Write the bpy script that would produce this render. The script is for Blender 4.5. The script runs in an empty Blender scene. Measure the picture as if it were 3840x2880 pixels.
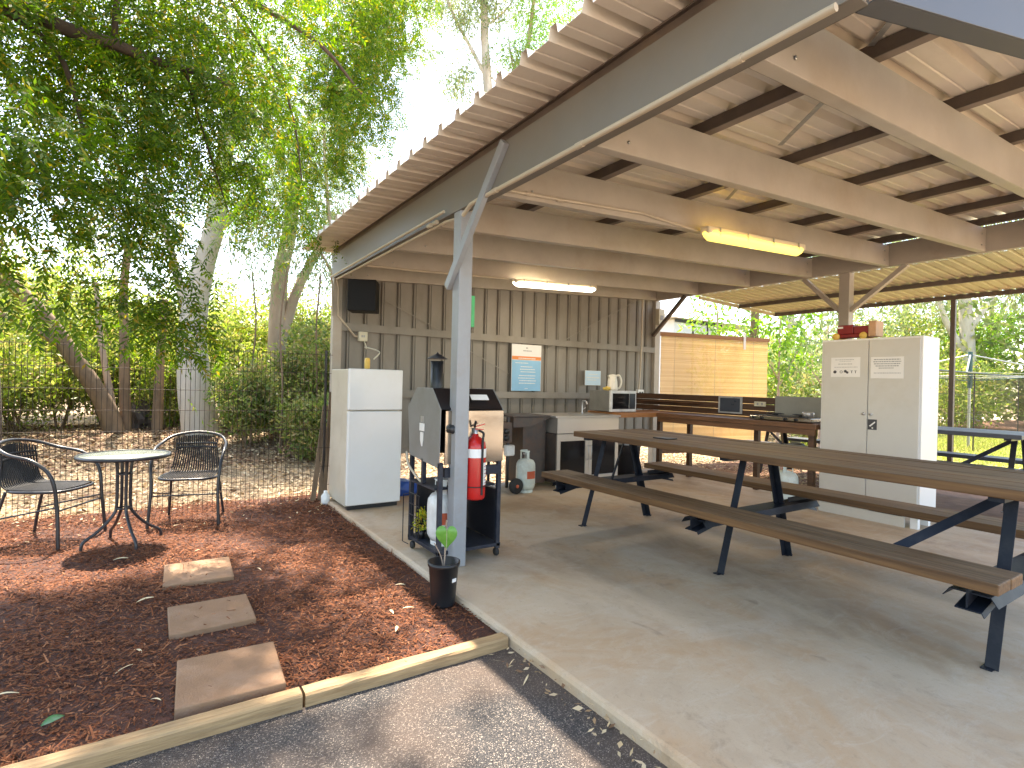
import bpy, math, random
import numpy as np
from mathutils import Vector, Matrix
random.seed(7); rng = np.random.default_rng(7)
S = bpy.context.scene
C = S.collection
PI = math.pi
V = Vector

# ------------------------------------------------------------------ materials
def _nodes(name):
    m = bpy.data.materials.new(name); m.use_nodes = True
    nt = m.node_tree; nt.nodes.clear()
    return m, nt, nt.nodes, nt.links
def c4(c): return (c[0], c[1], c[2], 1)
def M(name, col, col2=None, rough=.6, metal=0., scale=6., bump=0., bscale=60., stretch=(1,1,1), var=.18,
      dirt=None, dscale=2., damt=.5, spec=.5, emit=0., ecol=None, rvar=.12, world=False):
    m, nt, N, L = _nodes(name)
    out = N.new('ShaderNodeOutputMaterial'); b = N.new('ShaderNodeBsdfPrincipled')
    L.new(b.outputs[0], out.inputs[0])
    if world:
        g = N.new('ShaderNodeNewGeometry'); src = g.outputs['Position']
    else:
        t = N.new('ShaderNodeTexCoord'); src = t.outputs['Object']
    mp = N.new('ShaderNodeMapping'); mp.inputs['Scale'].default_value = stretch
    L.new(src, mp.inputs[0])
    n = N.new('ShaderNodeTexNoise'); n.inputs['Scale'].default_value = scale
    n.inputs['Detail'].default_value = 6; n.inputs['Roughness'].default_value = .62
    L.new(mp.outputs[0], n.inputs[0])
    r = N.new('ShaderNodeValToRGB'); L.new(n.outputs[0], r.inputs[0])
    if col2 is None:
        a = tuple(x*(1-var) for x in col); bb = tuple(min(1, x*(1+var)) for x in col)
    else: a, bb = col, col2
    r.color_ramp.elements[0].position = .32; r.color_ramp.elements[0].color = c4(a)
    r.color_ramp.elements[1].position = .68; r.color_ramp.elements[1].color = c4(bb)
    cout = r.outputs[0]
    if dirt:
        n2 = N.new('ShaderNodeTexNoise'); n2.inputs['Scale'].default_value = dscale
        n2.inputs['Detail'].default_value = 9; n2.inputs['Roughness'].default_value = .7
        L.new(mp.outputs[0], n2.inputs[0])
        r2 = N.new('ShaderNodeValToRGB'); L.new(n2.outputs[0], r2.inputs[0])
        r2.color_ramp.elements[0].position = .48; r2.color_ramp.elements[0].color = (0,0,0,1)
        r2.color_ramp.elements[1].position = .7; r2.color_ramp.elements[1].color = (damt,)*3+(1,)
        mx = N.new('ShaderNodeMix'); mx.data_type = 'RGBA'
        L.new(r2.outputs[0], mx.inputs[0]); L.new(cout, mx.inputs[6]); mx.inputs[7].default_value = c4(dirt)
        cout = mx.outputs[2]
    L.new(cout, b.inputs['Base Color'])
    mr = N.new('ShaderNodeMapRange'); L.new(n.outputs[0], mr.inputs[0])
    mr.inputs[3].default_value = max(.03, rough-rvar); mr.inputs[4].default_value = min(1, rough+rvar)
    L.new(mr.outputs[0], b.inputs['Roughness'])
    b.inputs['Metallic'].default_value = metal
    b.inputs['Specular IOR Level'].default_value = spec
    if bump:
        n3 = N.new('ShaderNodeTexNoise'); n3.inputs['Scale'].default_value = bscale
        n3.inputs['Detail'].default_value = 5; L.new(mp.outputs[0], n3.inputs[0])
        bp = N.new('ShaderNodeBump'); bp.inputs['Strength'].default_value = bump
        bp.inputs['Distance'].default_value = .01
        L.new(n3.outputs[0], bp.inputs['Height']); L.new(bp.outputs[0], b.inputs['Normal'])
    if emit:
        b.inputs['Emission Color'].default_value = c4(ecol or col); b.inputs['Emission Strength'].default_value = emit
    return m
def leafmat(name, cols, rough=.5, trans=.35, tcol=None, spec=.4):
    m, nt, N, L = _nodes(name)
    out = N.new('ShaderNodeOutputMaterial'); b = N.new('ShaderNodeBsdfPrincipled')
    g = N.new('ShaderNodeNewGeometry'); r = N.new('ShaderNodeValToRGB')
    L.new(g.outputs['Random Per Island'], r.inputs[0])
    e = r.color_ramp.elements
    while len(e) < len(cols): e.new(.5)
    for i, c in enumerate(cols): e[i].position = i/(len(cols)-1); e[i].color = c4(c)
    L.new(r.outputs[0], b.inputs['Base Color']); b.inputs['Roughness'].default_value = rough
    b.inputs['Specular IOR Level'].default_value = spec
    if trans > 0:
        tr = N.new('ShaderNodeBsdfTranslucent'); mix = N.new('ShaderNodeMixShader')
        hs = N.new('ShaderNodeHueSaturation'); hs.inputs['Saturation'].default_value = 1.12; hs.inputs['Value'].default_value = 1.7
        L.new(r.outputs[0], hs.inputs['Color']); L.new(hs.outputs[0], tr.inputs[0])
        mix.inputs[0].default_value = trans
        L.new(b.outputs[0], mix.inputs[1]); L.new(tr.outputs[0], mix.inputs[2]); L.new(mix.outputs[0], out.inputs[0])
    else: L.new(b.outputs[0], out.inputs[0])
    return m

K = {}
K['edge']   = M('edge beam dimmed paint', (.175,.160,.138), rough=.45, scale=3, var=.07, bump=.05, dirt=(.20,.15,.10), dscale=1.4, damt=.3)  # beam paint darkened, the dimmer outside light put into its colour
K['fascia'] = M('front beam paint', (.085,.09,.098), rough=.45, scale=3, var=.07)
K['beam']   = M('beam paint', (.42,.375,.315), rough=.45, scale=3, var=.08, bump=.05, dirt=(.30,.2,.11), dscale=1.4, damt=.35)
K['wall']   = M('wall sheet paint', (.235,.215,.182), rough=.5, scale=2.5, var=.12, stretch=(1,1,.4), dirt=(.14,.105,.07), dscale=2.2, damt=.45)
K['roof']   = M('roof sheet paint', (.76,.69,.585), rough=.42, scale=2, var=.08, stretch=(.6,1,1), dirt=(.48,.34,.24), dscale=1.3, damt=.3)
K['leanto'] = M('lean to sheet', (.55,.50,.32), rough=.45, scale=3, var=.1, dirt=(.32,.26,.13), dscale=2, damt=.4)
K['galv']   = M('galvanised strap', (.42,.42,.40), rough=.4, metal=.7, scale=30)
K['darkst'] = M('dark steel purlin', (.115,.09,.075), rough=.5, scale=6, dirt=(.2,.14,.09), dscale=4, damt=.4)
K['purl'] = M('purlin flange', (.24,.19,.155), rough=.5, scale=6)
K['post']   = M('grey blue post paint', (.27,.285,.30), rough=.4, scale=5, var=.06, dirt=(.25,.22,.19), dscale=6, damt=.5)
K['conduit']= M('cream conduit', (.48,.41,.31), rough=.4, scale=5, var=.06)
K['white']  = M('white enamel', (.78,.78,.76), rough=.22, scale=2, var=.03, dirt=(.6,.56,.48), dscale=2.5, damt=.35)
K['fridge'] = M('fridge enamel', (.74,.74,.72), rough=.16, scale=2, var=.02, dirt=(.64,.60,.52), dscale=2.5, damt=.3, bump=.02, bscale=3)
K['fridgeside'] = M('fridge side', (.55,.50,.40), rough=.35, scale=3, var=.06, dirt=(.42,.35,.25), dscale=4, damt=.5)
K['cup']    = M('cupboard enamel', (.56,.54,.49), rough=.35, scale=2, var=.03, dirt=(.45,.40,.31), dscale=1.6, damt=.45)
K['cupside_skylit']= M('cupboard side skylit', (.72,.71,.69), rough=.35, scale=2, var=.03)  # cupboard enamel lightened, skylight on this side put into its colour
K['paper']  = M('paper', (.76,.75,.72), rough=.7, var=.03)
K['ink']    = M('ink', (.06,.06,.065), rough=.7)
K['inkgrey']= M('grey ink', (.33,.34,.34), rough=.7)
K['orange'] = M('orange print', (.75,.25,.07), rough=.5, var=.05)
K['bluep']  = M('blue print', (.22,.46,.66), rough=.45, var=.05)
K['bluel']  = M('pale blue print', (.50,.68,.80), rough=.5, var=.05)
K['black']  = M('black plastic', (.013,.014,.016), rough=.4, var=.2)
K['blackst']= M('black steel', (.014,.015,.020), rough=.38, scale=10, dirt=(.08,.06,.05), dscale=5, damt=.4)
K['tubest'] = M('chair tube', (.018,.020,.025), rough=.32, scale=9, dirt=(.05,.045,.045), dscale=9, damt=.4)
K['rattan'] = M('woven cord', (.013,.014,.016), spec=.3, rough=.5, scale=20)
K['bluest'] = M('table leg steel', (.009,.013,.022), spec=.22, rough=.5, scale=8, dirt=(.05,.052,.06), dscale=9, damt=.35)
K['stain']  = M('brushed stainless', (.37,.335,.285), rough=.17, rvar=.03, metal=.92, scale=2, stretch=(1,1,3), var=.06, dirt=(.22,.17,.13), dscale=1.6, damt=.7)
K['stainw'] = M('sink stainless', (.56,.53,.49), rough=.30, metal=.7, rvar=.03, scale=1.2, stretch=(1,1,1), var=.05)
K['hood']   = M('bbq end panel', (.215,.215,.205), rough=.42, scale=6, var=.07, dirt=(.15,.14,.11), dscale=4, damt=.4, metal=.1)
K['hoodblk']= M('bbq black lid', (.012,.009,.010), rough=.35, var=.2)
K['bbqpaint']= M('bbq cart paint', (.018,.022,.034), spec=.3, rough=.5, dirt=(.12,.11,.1), dscale=6, damt=.4)
K['red']    = M('red enamel', (.50,.016,.014), rough=.22, var=.06)
K['yellow'] = M('yellow', (.72,.46,.10), rough=.5)
K['cyl']    = M('gas bottle paint', (.55,.62,.58), rough=.4, scale=5, dirt=(.32,.27,.2), dscale=6, damt=.5)
K['cylw']   = M('white gas bottle paint', (.68,.68,.66), rough=.4, scale=5, dirt=(.4,.36,.3), dscale=6, damt=.4)
K['label']  = M('red label', (.55,.10,.04), rough=.5)
K['green']  = M('green sign', (.03,.42,.12), rough=.4)
K['bluepl'] = M('blue plastic', (.015,.08,.36), rough=.4)
K['rubber'] = M('rubber', (.018,.018,.018), rough=.7)
K['glass']  = M('oven glass', (.006,.006,.007), rough=.08, var=.1, rvar=.02)
K['tglass'] = M('frosted table glass', (.30,.34,.30), rough=.12, var=.15, rvar=.05, scale=20)
K['cloth']  = M('yellow cloth', (.60,.42,.10), rough=.8)
K['cream']  = M('cream plastic', (.60,.56,.42), rough=.4, var=.05)
K['kettle'] = M('kettle plastic', (.74,.70,.60), rough=.3, var=.04)
K['lampw']  = M('lit diffuser', (.85,.85,.80), emit=1.3, ecol=(1,.97,.88), rough=.4, var=.02)
K['lampy']  = M('yellow diffuser', (.80,.72,.18), emit=.35, ecol=(1,.80,.16), rough=.35, var=.03)
K['lampb']  = M('light body', (.68,.60,.45), rough=.4, var=.04)
K['panel']  = M('slate panel', (.045,.055,.075), rough=.3)
K['alu']    = M('aluminium', (.50,.50,.50), rough=.35, metal=.6)
K['greysplash'] = M('grey splash sheet', (.27,.27,.24), rough=.4, var=.06)
K['darkwood']= M('dark stained board', (.065,.030,.014), rough=.45, scale=3, stretch=(12,1,12), var=.4, bump=.1, bscale=8)
K['darkwoodY']= M('dark stained board y', (.075,.034,.016), rough=.42, scale=3, stretch=(12,1,12), var=.4, bump=.1, bscale=8)
K['benchwood']= M('counter timber', (.14,.062,.026), rough=.42, scale=3, stretch=(10,1,10), var=.35, bump=.1, bscale=8)
K['orangewood_lit']= M('counter timber lit orange', (.36,.15,.05), rough=.5, scale=4, stretch=(1,10,10), var=.2)  # counter timber turned orange, light on the corner face put into its colour
K['soil']   = M('potting soil', (.03,.02,.014), rough=.95, bump=.8, bscale=80)
K['rust']   = M('rusty sheet', (.05,.045,.045), col2=(.10,.075,.06), rough=.6, scale=7, dirt=(.14,.06,.03), dscale=5, damt=.7)
K['greytable']= M('grey painted table', (.075,.08,.095), rough=.45, scale=4, var=.15)
K['brick']  = M('concrete paver', (.26,.145,.078), rough=.85, scale=9, var=.10, bump=.35, bscale=120, dirt=(.32,.23,.17), dscale=4, damt=.45)
K['sleeper']= M('pine sleeper', (.24,.145,.065), col2=(.44,.29,.145), rough=.75, scale=4, stretch=(1,14,14), var=.25, bump=.35, bscale=14, dirt=(.24,.17,.10), dscale=5, damt=.6)
K['wire']   = M('fence wire', (.055,.042,.032), rough=.8, spec=.2)
K['bark_white'] = M('white gum bark', (.52,.47,.40), rough=.8, scale=3, stretch=(1,1,.25), var=.18, bump=.5, bscale=14, dirt=(.26,.19,.13), dscale=1.6, damt=.85)
K['bark_brown'] = M('brown bark', (.20,.135,.085), rough=.9, scale=6, stretch=(1,1,.3), var=.4, bump=.9, bscale=18)
K['bark_pink'] = M('pinkish bark', (.36,.27,.20), rough=.8, scale=5, stretch=(1,1,.3), var=.25, bump=.5, bscale=14)
K['bark_dark'] = M('dark bark', (.055,.036,.024), rough=.95, scale=8, var=.4, bump=1, bscale=20)
K['rock']   = M('dark rock', (.09,.075,.07), rough=.9, bump=.8, bscale=6, scale=4, var=.3)
K['farwall']= M('pale shed wall', (.62,.63,.62), rough=.5, var=.04)
K['farroof']= M('pale metal roof', (.72,.72,.72), rough=.4, var=.04)
K['hoist']  = M('clothes hoist steel', (.03,.075,.075), rough=.4, metal=.3)

def mat_table():
    m, nt, N, L = _nodes('weathered decking')
    out = N.new('ShaderNodeOutputMaterial'); b = N.new('ShaderNodeBsdfPrincipled'); L.new(b.outputs[0], out.inputs[0])
    t = N.new('ShaderNodeTexCoord'); g = N.new('ShaderNodeNewGeometry')
    mp = N.new('ShaderNodeMapping'); mp.inputs['Scale'].default_value = (26, .9, 26); L.new(t.outputs['Object'], mp.inputs[0])
    n = N.new('ShaderNodeTexNoise'); n.inputs['Scale'].default_value = 2.2; n.inputs['Detail'].default_value = 8; L.new(mp.outputs[0], n.inputs[0])
    rt = N.new('ShaderNodeValToRGB'); L.new(n.outputs[0], rt.inputs[0])
    e = rt.color_ramp.elements
    e[0].position = .3; e[0].color = (.075,.046,.026,1); e[1].position = .72; e[1].color = (.225,.145,.082,1)
    rs = N.new('ShaderNodeValToRGB'); L.new(n.outputs[0], rs.inputs[0]); e = rs.color_ramp.elements
    e[0].position = .3; e[0].color = (.085,.038,.012,1); e[1].position = .75; e[1].color = (.21,.105,.038,1)
    # top faces weather to grey, edges keep their stain
    sx = N.new('ShaderNodeSeparateXYZ'); L.new(t.outputs['Normal'], sx.inputs[0])
    cmp_ = N.new('ShaderNodeMath'); cmp_.operation = 'GREATER_THAN'; cmp_.inputs[1].default_value = .7; L.new(sx.outputs[2], cmp_.inputs[0])
    n2 = N.new('ShaderNodeTexNoise'); n2.inputs['Scale'].default_value = 1.6; n2.inputs['Detail'].default_value = 4; L.new(t.outputs['Object'], n2.inputs[0])
    mul = N.new('ShaderNodeMath'); mul.operation = 'MULTIPLY'; L.new(cmp_.outputs[0], mul.inputs[0])
    mr = N.new('ShaderNodeMapRange'); mr.inputs[1].default_value = .35; mr.inputs[2].default_value = .6; mr.inputs[3].default_value = .45; mr.inputs[4].default_value = 1
    L.new(n2.outputs[0], mr.inputs[0]); L.new(mr.outputs[0], mul.inputs[1])
    mx = N.new('ShaderNodeMix'); mx.data_type = 'RGBA'; L.new(mul.outputs[0], mx.inputs[0]); L.new(rs.outputs[0], mx.inputs[6]); L.new(rt.outputs[0], mx.inputs[7])
    hv = N.new('ShaderNodeHueSaturation'); L.new(mx.outputs[2], hv.inputs['Color'])
    mr2 = N.new('ShaderNodeMapRange'); mr2.inputs[3].default_value = .75; mr2.inputs[4].default_value = 1.25; L.new(g.outputs['Random Per Island'], mr2.inputs[0]); L.new(mr2.outputs[0], hv.inputs['Value'])
    L.new(hv.outputs[0], b.inputs['Base Color']); b.inputs['Roughness'].default_value = .62
    bp = N.new('ShaderNodeBump'); bp.inputs['Strength'].default_value = .35; bp.inputs['Distance'].default_value = .004
    L.new(n.outputs[0], bp.inputs['Height']); L.new(bp.outputs[0], b.inputs['Normal'])
    return m
K['deck'] = mat_table()

def mat_concrete():
    m, nt, N, L = _nodes('worn concrete')
    out = N.new('ShaderNodeOutputMaterial'); b = N.new('ShaderNodeBsdfPrincipled'); L.new(b.outputs[0], out.inputs[0])
    t = N.new('ShaderNodeTexCoord')
    def noise(s, d, ro=.6, st=(1,1,1), dist=0):
        mp = N.new('ShaderNodeMapping'); mp.inputs['Scale'].default_value = st; L.new(t.outputs['Object'], mp.inputs[0])
        n = N.new('ShaderNodeTexNoise'); n.inputs['Scale'].default_value = s; n.inputs['Detail'].default_value = d
        n.inputs['Roughness'].default_value = ro; n.inputs['Distortion'].default_value = dist; L.new(mp.outputs[0], n.inputs[0]); return n
    def ramp(n, a, bb, lo=(0,0,0), hi=(1,1,1)):
        r = N.new('ShaderNodeValToRGB'); L.new(n.outputs[0], r.inputs[0]); e = r.color_ramp.elements
        e[0].position = a; e[0].color = c4(lo); e[1].position = bb; e[1].color = c4(hi); return r
    def mix(f, a, col):
        x = N.new('ShaderNodeMix'); x.data_type = 'RGBA'; L.new(f, x.inputs[0]); L.new(a, x.inputs[6]); x.inputs[7].default_value = c4(col); return x.outputs[2]
    base = ramp(noise(1.1, 7, .6, (1,.55,1), .4), .3, .7, (.40,.295,.195), (.55,.44,.32)).outputs[0]
    c = mix(ramp(noise(1.7, 8, .68, (1,.7,1), .8), .46, .64, (0,0,0), (.85,)*3).outputs[0], base, (.44,.28,.155))
    c = mix(ramp(noise(.8, 6, .6, (1.3,.6,1), .5), .50, .68, (0,0,0), (.8,)*3).outputs[0], c, (.24,.165,.105))
    c = mix(ramp(noise(.9, 5, .6, (1,1,1), 1.), .55, .70, (0,0,0), (.5,)*3).outputs[0], c, (.52,.46,.385))
    mk = N.new('ShaderNodeMix'); mk.data_type='RGBA'; mk.blend_type='MULTIPLY'; mk.inputs[0].default_value=1
    L.new(ramp(noise(9, 8, .75, (1,.9,1), .5), .52, .72, (0,0,0), (.6,)*3).outputs[0], mk.inputs[6]); L.new(ramp(noise(1.3, 3, .5), .5, .62).outputs[0], mk.inputs[7])
    c = mix(mk.outputs[2], c, (.17,.12,.08))
    c = mix(ramp(noise(7, 8, .8, (.45,1,1), 1.5), .5, .75, (0,0,0), (.45,)*3).outputs[0], c, (.56,.50,.42))
    c = mix(ramp(noise(5.5, 4, .55, (1,.6,1), .6), .69, .76, (0,0,0), (.5,)*3).outputs[0], c, (.20,.14,.095))
    c = mix(ramp(noise(34, 6, .75, (1,.6,1), .5), .56, .74, (0,0,0), (.55,)*3).outputs[0], c, (.29,.21,.14))
    c = mix(ramp(noise(160, 2, .5), .55, .8, (0,0,0), (.35,)*3).outputs[0], c, (.25,.2,.16))
    L.new(c, b.inputs['Base Color'])
    mr = N.new('ShaderNodeMapRange'); L.new(noise(2.5, 5).outputs[0], mr.inputs[0]); mr.inputs[3].default_value = .42; mr.inputs[4].default_value = .75
    L.new(mr.outputs[0], b.inputs['Roughness'])
    bp = N.new('ShaderNodeBump'); bp.inputs['Strength'].default_value = .18; bp.inputs['Distance'].default_value = .006
    L.new(noise(45, 6, .7).outputs[0], bp.inputs['Height']); L.new(bp.outputs[0], b.inputs['Normal'])
    return m
K['concrete'] = mat_concrete()

def mat_asphalt():
    m, nt, N, L = _nodes('bitumen')
    out = N.new('ShaderNodeOutputMaterial'); b = N.new('ShaderNodeBsdfPrincipled'); L.new(b.outputs[0], out.inputs[0])
    t = N.new('ShaderNodeTexCoord')
    v = N.new('ShaderNodeTexVoronoi'); v.inputs['Scale'].default_value = 250; L.new(t.outputs['Object'], v.inputs[0])
    hs = N.new('ShaderNodeSeparateColor'); L.new(v.outputs['Color'], hs.inputs[0])
    r = N.new('ShaderNodeValToRGB'); L.new(hs.outputs[0], r.inputs[0]); e = r.color_ramp.elements
    e[0].position = 0; e[0].color = (.020,.020,.022,1); e[1].position = 1; e[1].color = (.36,.30,.25,1)
    x = e.new(.55); x.color = (.045,.043,.044,1); x = e.new(.86); x.color = (.10,.088,.08,1)
    n = N.new('ShaderNodeTexNoise'); n.inputs['Scale'].default_value = 2.2; n.inputs['Detail'].default_value = 7; L.new(t.outputs['Object'], n.inputs[0])
    r2 = N.new('ShaderNodeValToRGB'); L.new(n.outputs[0], r2.inputs[0]); e = r2.color_ramp.elements
    e[0].position = .4; e[0].color = (0,0,0,1); e[1].position = .68; e[1].color = (.7,.7,.7,1)
    mx = N.new('ShaderNodeMix'); mx.data_type = 'RGBA'; L.new(r2.outputs[0], mx.inputs[0]); L.new(r.outputs[0], mx.inputs[6]); mx.inputs[7].default_value = (.13,.085,.06,1)
    L.new(mx.outputs[2], b.inputs['Base Color']); b.inputs['Roughness'].default_value = .8
    bp = N.new('ShaderNodeBump'); bp.inputs['Strength'].default_value = .9; bp.inputs['Distance'].default_value = .006
    L.new(v.outputs['Distance'], bp.inputs['Height']); bp.invert = True; L.new(bp.outputs[0], b.inputs['Normal'])
    return m
K['asphalt'] = mat_asphalt()
K['mulchbase'] = M('mulch ground', (.035,.011,.006), col2=(.10,.034,.018), rough=.95, scale=30, bump=1., bscale=90)
K['litterbase'] = M('litter ground', (.13,.085,.045), col2=(.36,.27,.16), rough=.95, scale=9, bump=1, bscale=60, dirt=(.10,.045,.025), dscale=.9, damt=.9)
K['lawnbase'] = M('lawn ground', (.16,.20,.035), col2=(.34,.36,.10), rough=.95, scale=5, bump=1, bscale=60)
K['dirt'] = M('red dirt', (.16,.08,.045), col2=(.27,.15,.09), rough=.95, scale=6, bump=.6, bscale=40)

def mat_blind():
    m, nt, N, L = _nodes('bamboo blind')
    out = N.new('ShaderNodeOutputMaterial'); d = N.new('ShaderNodeBsdfDiffuse'); tr = N.new('ShaderNodeBsdfTranslucent'); mx = N.new('ShaderNodeMixShader')
    g = N.new('ShaderNodeNewGeometry'); r = N.new('ShaderNodeValToRGB'); L.new(g.outputs['Random Per Island'], r.inputs[0])
    e = r.color_ramp.elements; e[0].color = (.68,.52,.30,1); e[1].color = (.80,.66,.43,1)
    L.new(r.outputs[0], d.inputs[0]); L.new(r.outputs[0], tr.inputs[0]); mx.inputs[0].default_value = .6
    L.new(d.outputs[0], mx.inputs[1]); L.new(tr.outputs[0], mx.inputs[2]); L.new(mx.outputs[0], out.inputs[0]); return m
K['blind'] = mat_blind()

K['neem']  = leafmat('neem leaves', [(.036,.076,.012),(.060,.115,.015),(.095,.165,.018),(.042,.088,.016),(.14,.22,.024),(.24,.17,.03)], rough=.5, trans=.56, spec=.22)
K['bush']  = leafmat('shrub leaves', [(.09,.15,.025),(.17,.24,.04),(.27,.33,.06),(.12,.19,.035),(.36,.37,.11),(.33,.25,.11)], rough=.5, trans=.45)
K['bushd'] = leafmat('dark shrub leaves', [(.07,.12,.03),(.12,.18,.04),(.18,.23,.06),(.25,.25,.09),(.27,.20,.10)], rough=.5, trans=.4)
K['gum']   = leafmat('gum leaves', [(.10,.16,.07),(.17,.24,.09),(.26,.30,.12),(.13,.18,.09),(.32,.28,.14)], rough=.45, trans=.4)
K['bright'] = leafmat('bright leaves', [(.12,.26,.03),(.22,.36,.05),(.08,.18,.03),(.30,.40,.08)], rough=.45, trans=.45)
K['wood']  = leafmat('woodland leaves', [(.10,.15,.05),(.17,.22,.07),(.26,.28,.11),(.12,.14,.06)], rough=.6, trans=.4)
K['litter'] = leafmat('dry leaves', [(.30,.19,.10),(.50,.37,.21),(.64,.52,.34),(.36,.24,.13),(.16,.08,.045),(.58,.48,.30)], rough=.7, trans=.1)
K['chips'] = leafmat('bark chips', [(.095,.030,.014),(.16,.053,.024),(.23,.083,.038),(.12,.040,.018),(.34,.145,.072),(.055,.020,.011)], rough=.85, trans=0, spec=.15)
K['stones'] = leafmat('loose stones', [(.10,.09,.085),(.18,.15,.13),(.30,.26,.22),(.45,.38,.30),(.07,.06,.06)], rough=.8, trans=0, spec=.2)
K['grass'] = leafmat('grass blades', [(.16,.22,.04),(.28,.33,.07),(.40,.42,.12),(.46,.40,.16)], rough=.6, trans=.4)
K['straw'] = M('dry leaf', (.66,.54,.34), rough=.7, scale=20, var=.15)
K['tropical'] = M('elephant ear leaf', (.09,.26,.035), col2=(.15,.36,.06), rough=.35, scale=30)
K['greenleaf'] = M('green leaf', (.015,.11,.02), rough=.35, scale=20)

# ------------------------------------------------------------------ mesh builder
class MB:
    def __init__(s): s.v=[]; s.f=[]; s.m=[]; s.s=[]
    def add(s, vs, fs, m=0, sm=False):
        o=len(s.v); s.v += [tuple(v) for v in vs]
        for f in fs: s.f.append(tuple(o+i for i in f)); s.m.append(m); s.s.append(sm)
        return s
    def box(s, x0,x1,y0,y1,z0,z1, m=0):
        vs=[(x,y,z) for z in (z0,z1) for y in (y0,y1) for x in (x0,x1)]
        return s.add(vs, [(0,2,3,1),(4,5,7,6),(0,1,5,4),(2,6,7,3),(0,4,6,2),(1,3,7,5)], m)
    def obox(s, c, size, mat=None, m=0):
        mat = mat or Matrix(); h=[x/2 for x in size]; c=V(c)
        vs=[c+mat@V((x*h[0],y*h[1],z*h[2])) for z in (-1,1) for y in (-1,1) for x in (-1,1)]
        return s.add(vs, [(0,2,3,1),(4,5,7,6),(0,1,5,4),(2,6,7,3),(0,4,6,2),(1,3,7,5)], m)
    def beam(s, p, q, w, h, up=(0,0,1), m=0):
        p=V(p); q=V(q); d=(q-p).normalized(); u=V(up); sd=d.cross(u).normalized(); u=sd.cross(d)
        vs=[]
        for e in (p,q):
            for a,b in ((-1,-1),(1,-1),(1,1),(-1,1)): vs.append(e+sd*(a*w/2)+u*(b*h/2))
        return s.add(vs, [(3,2,1,0),(4,5,6,7),(0,1,5,4),(1,2,6,5),(2,3,7,6),(3,0,4,7)], m)
    def tube(s, pts, r, n=8, m=0, cap=True, closed=False):
        pts=[V(p) for p in pts]; k=len(pts)
        rs = r if isinstance(r,(list,tuple)) else [r]*k
        prev=None; rings=[]
        for i,p in enumerate(pts):
            if closed: d=(pts[(i+1)%k]-pts[i-1]).normalized()
            else: d=(pts[min(i+1,k-1)]-pts[max(i-1,0)]).normalized()
            if prev is None:
                a = V((0,0,1)) if abs(d.z)<.9 else V((1,0,0)); u=d.cross(a).normalized()
            else:
                u=(prev-d*prev.dot(d)); u = u.normalized() if u.length>1e-6 else d.orthogonal().normalized()
            w=d.cross(u); prev=u
            rings.append([p+(u*math.cos(2*PI*j/n)+w*math.sin(2*PI*j/n))*rs[i] for j in range(n)])
        vs=[v for R in rings for v in R]; fs=[]
        for i in range(k if closed else k-1):
            a=i*n; b=((i+1)%k)*n
            for j in range(n): fs.append((a+j,a+(j+1)%n,b+(j+1)%n,b+j))
        s.add(vs,fs,m,True)
        if cap and not closed:
            s.add(rings[0],[tuple(range(n))[::-1]],m); s.add(rings[-1],[tuple(range(n))],m)
        return s
    def lathe(s, prof, c=(0,0,0), n=24, m=0, mat=None, sm=True):
        c=V(c); mat=mat or Matrix(); vs=[]; fs=[]
        for r,z in prof:
            for j in range(n): vs.append(c+mat@V((max(r,1e-4)*math.cos(2*PI*j/n), max(r,1e-4)*math.sin(2*PI*j/n), z)))
        for i in range(len(prof)-1):
            for j in range(n): fs.append((i*n+j,i*n+(j+1)%n,(i+1)*n+(j+1)%n,(i+1)*n+j))
        return s.add(vs,fs,m,sm)
    def prism(s, pts, off, m=0):
        pts=[V(p) for p in pts]; off=V(off); n=len(pts)
        vs=pts+[p+off for p in pts]
        fs=[tuple(range(n))[::-1], tuple(range(n,2*n))]+[(i,(i+1)%n,(i+1)%n+n,i+n) for i in range(n)]
        return s.add(vs,fs,m)
    def build(s, name, mats, parent=None, bev=0, local=False):
        if not isinstance(mats,(list,tuple)): mats=[mats]
        vs=s.v
        if parent is not None and not local:
            L=rootloc(parent); vs=[(a-L[0],b-L[1],c-L[2]) for a,b,c in vs]
        me=bpy.data.meshes.new(name); me.from_pydata(vs,[],s.f)
        for mt in mats: me.materials.append(mt)
        me.polygons.foreach_set('material_index', s.m); me.polygons.foreach_set('use_smooth', s.s)
        me.update()
        o=bpy.data.objects.new(name, me); C.objects.link(o)
        if parent is not None: o.parent=parent
        if bev:
            b=o.modifiers.new('bevel','BEVEL'); b.width=bev; b.segments=2; b.limit_method='ANGLE'; b.angle_limit=math.radians(50); b.harden_normals=False
        return o
def rootloc(o):
    L=V((0,0,0))
    while o is not None: L += o.location; o=o.parent
    return L
def tag(o, label=None, cat=None, group=None, kind=None):
    if label: o['label']=label
    if cat: o['category']=cat
    if group: o['group']=group
    if kind: o['kind']=kind
    return o
def thing(name, label, cat, loc=(0,0,0), rz=0, group=None):
    o=bpy.data.objects.new(name,None); C.objects.link(o); o.location=loc; o.rotation_euler=(0,0,rz)
    return tag(o,label,cat,group)
def copytree(o, parent=None):
    c=o.copy(); C.objects.link(c)
    if parent: c.parent=parent
    for ch in list(o.children): copytree(ch,c)
    return c
def B(*a, m=0): return MB().box(*a, m=m)
def spline(pts, n=8):
    pts=[V(p) for p in pts]; out=[]
    P=[pts[0]*2-pts[1]]+pts+[pts[-1]*2-pts[-2]]
    for i in range(1,len(P)-2):
        for k in range(n):
            t=k/n; a,b,c,d=P[i-1:i+3]
            out.append(.5*((2*b)+(-a+c)*t+(2*a-5*b+4*c-d)*t*t+(-a+3*b-3*c+d)*t**3))
    out.append(pts[-1]); return out

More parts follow.
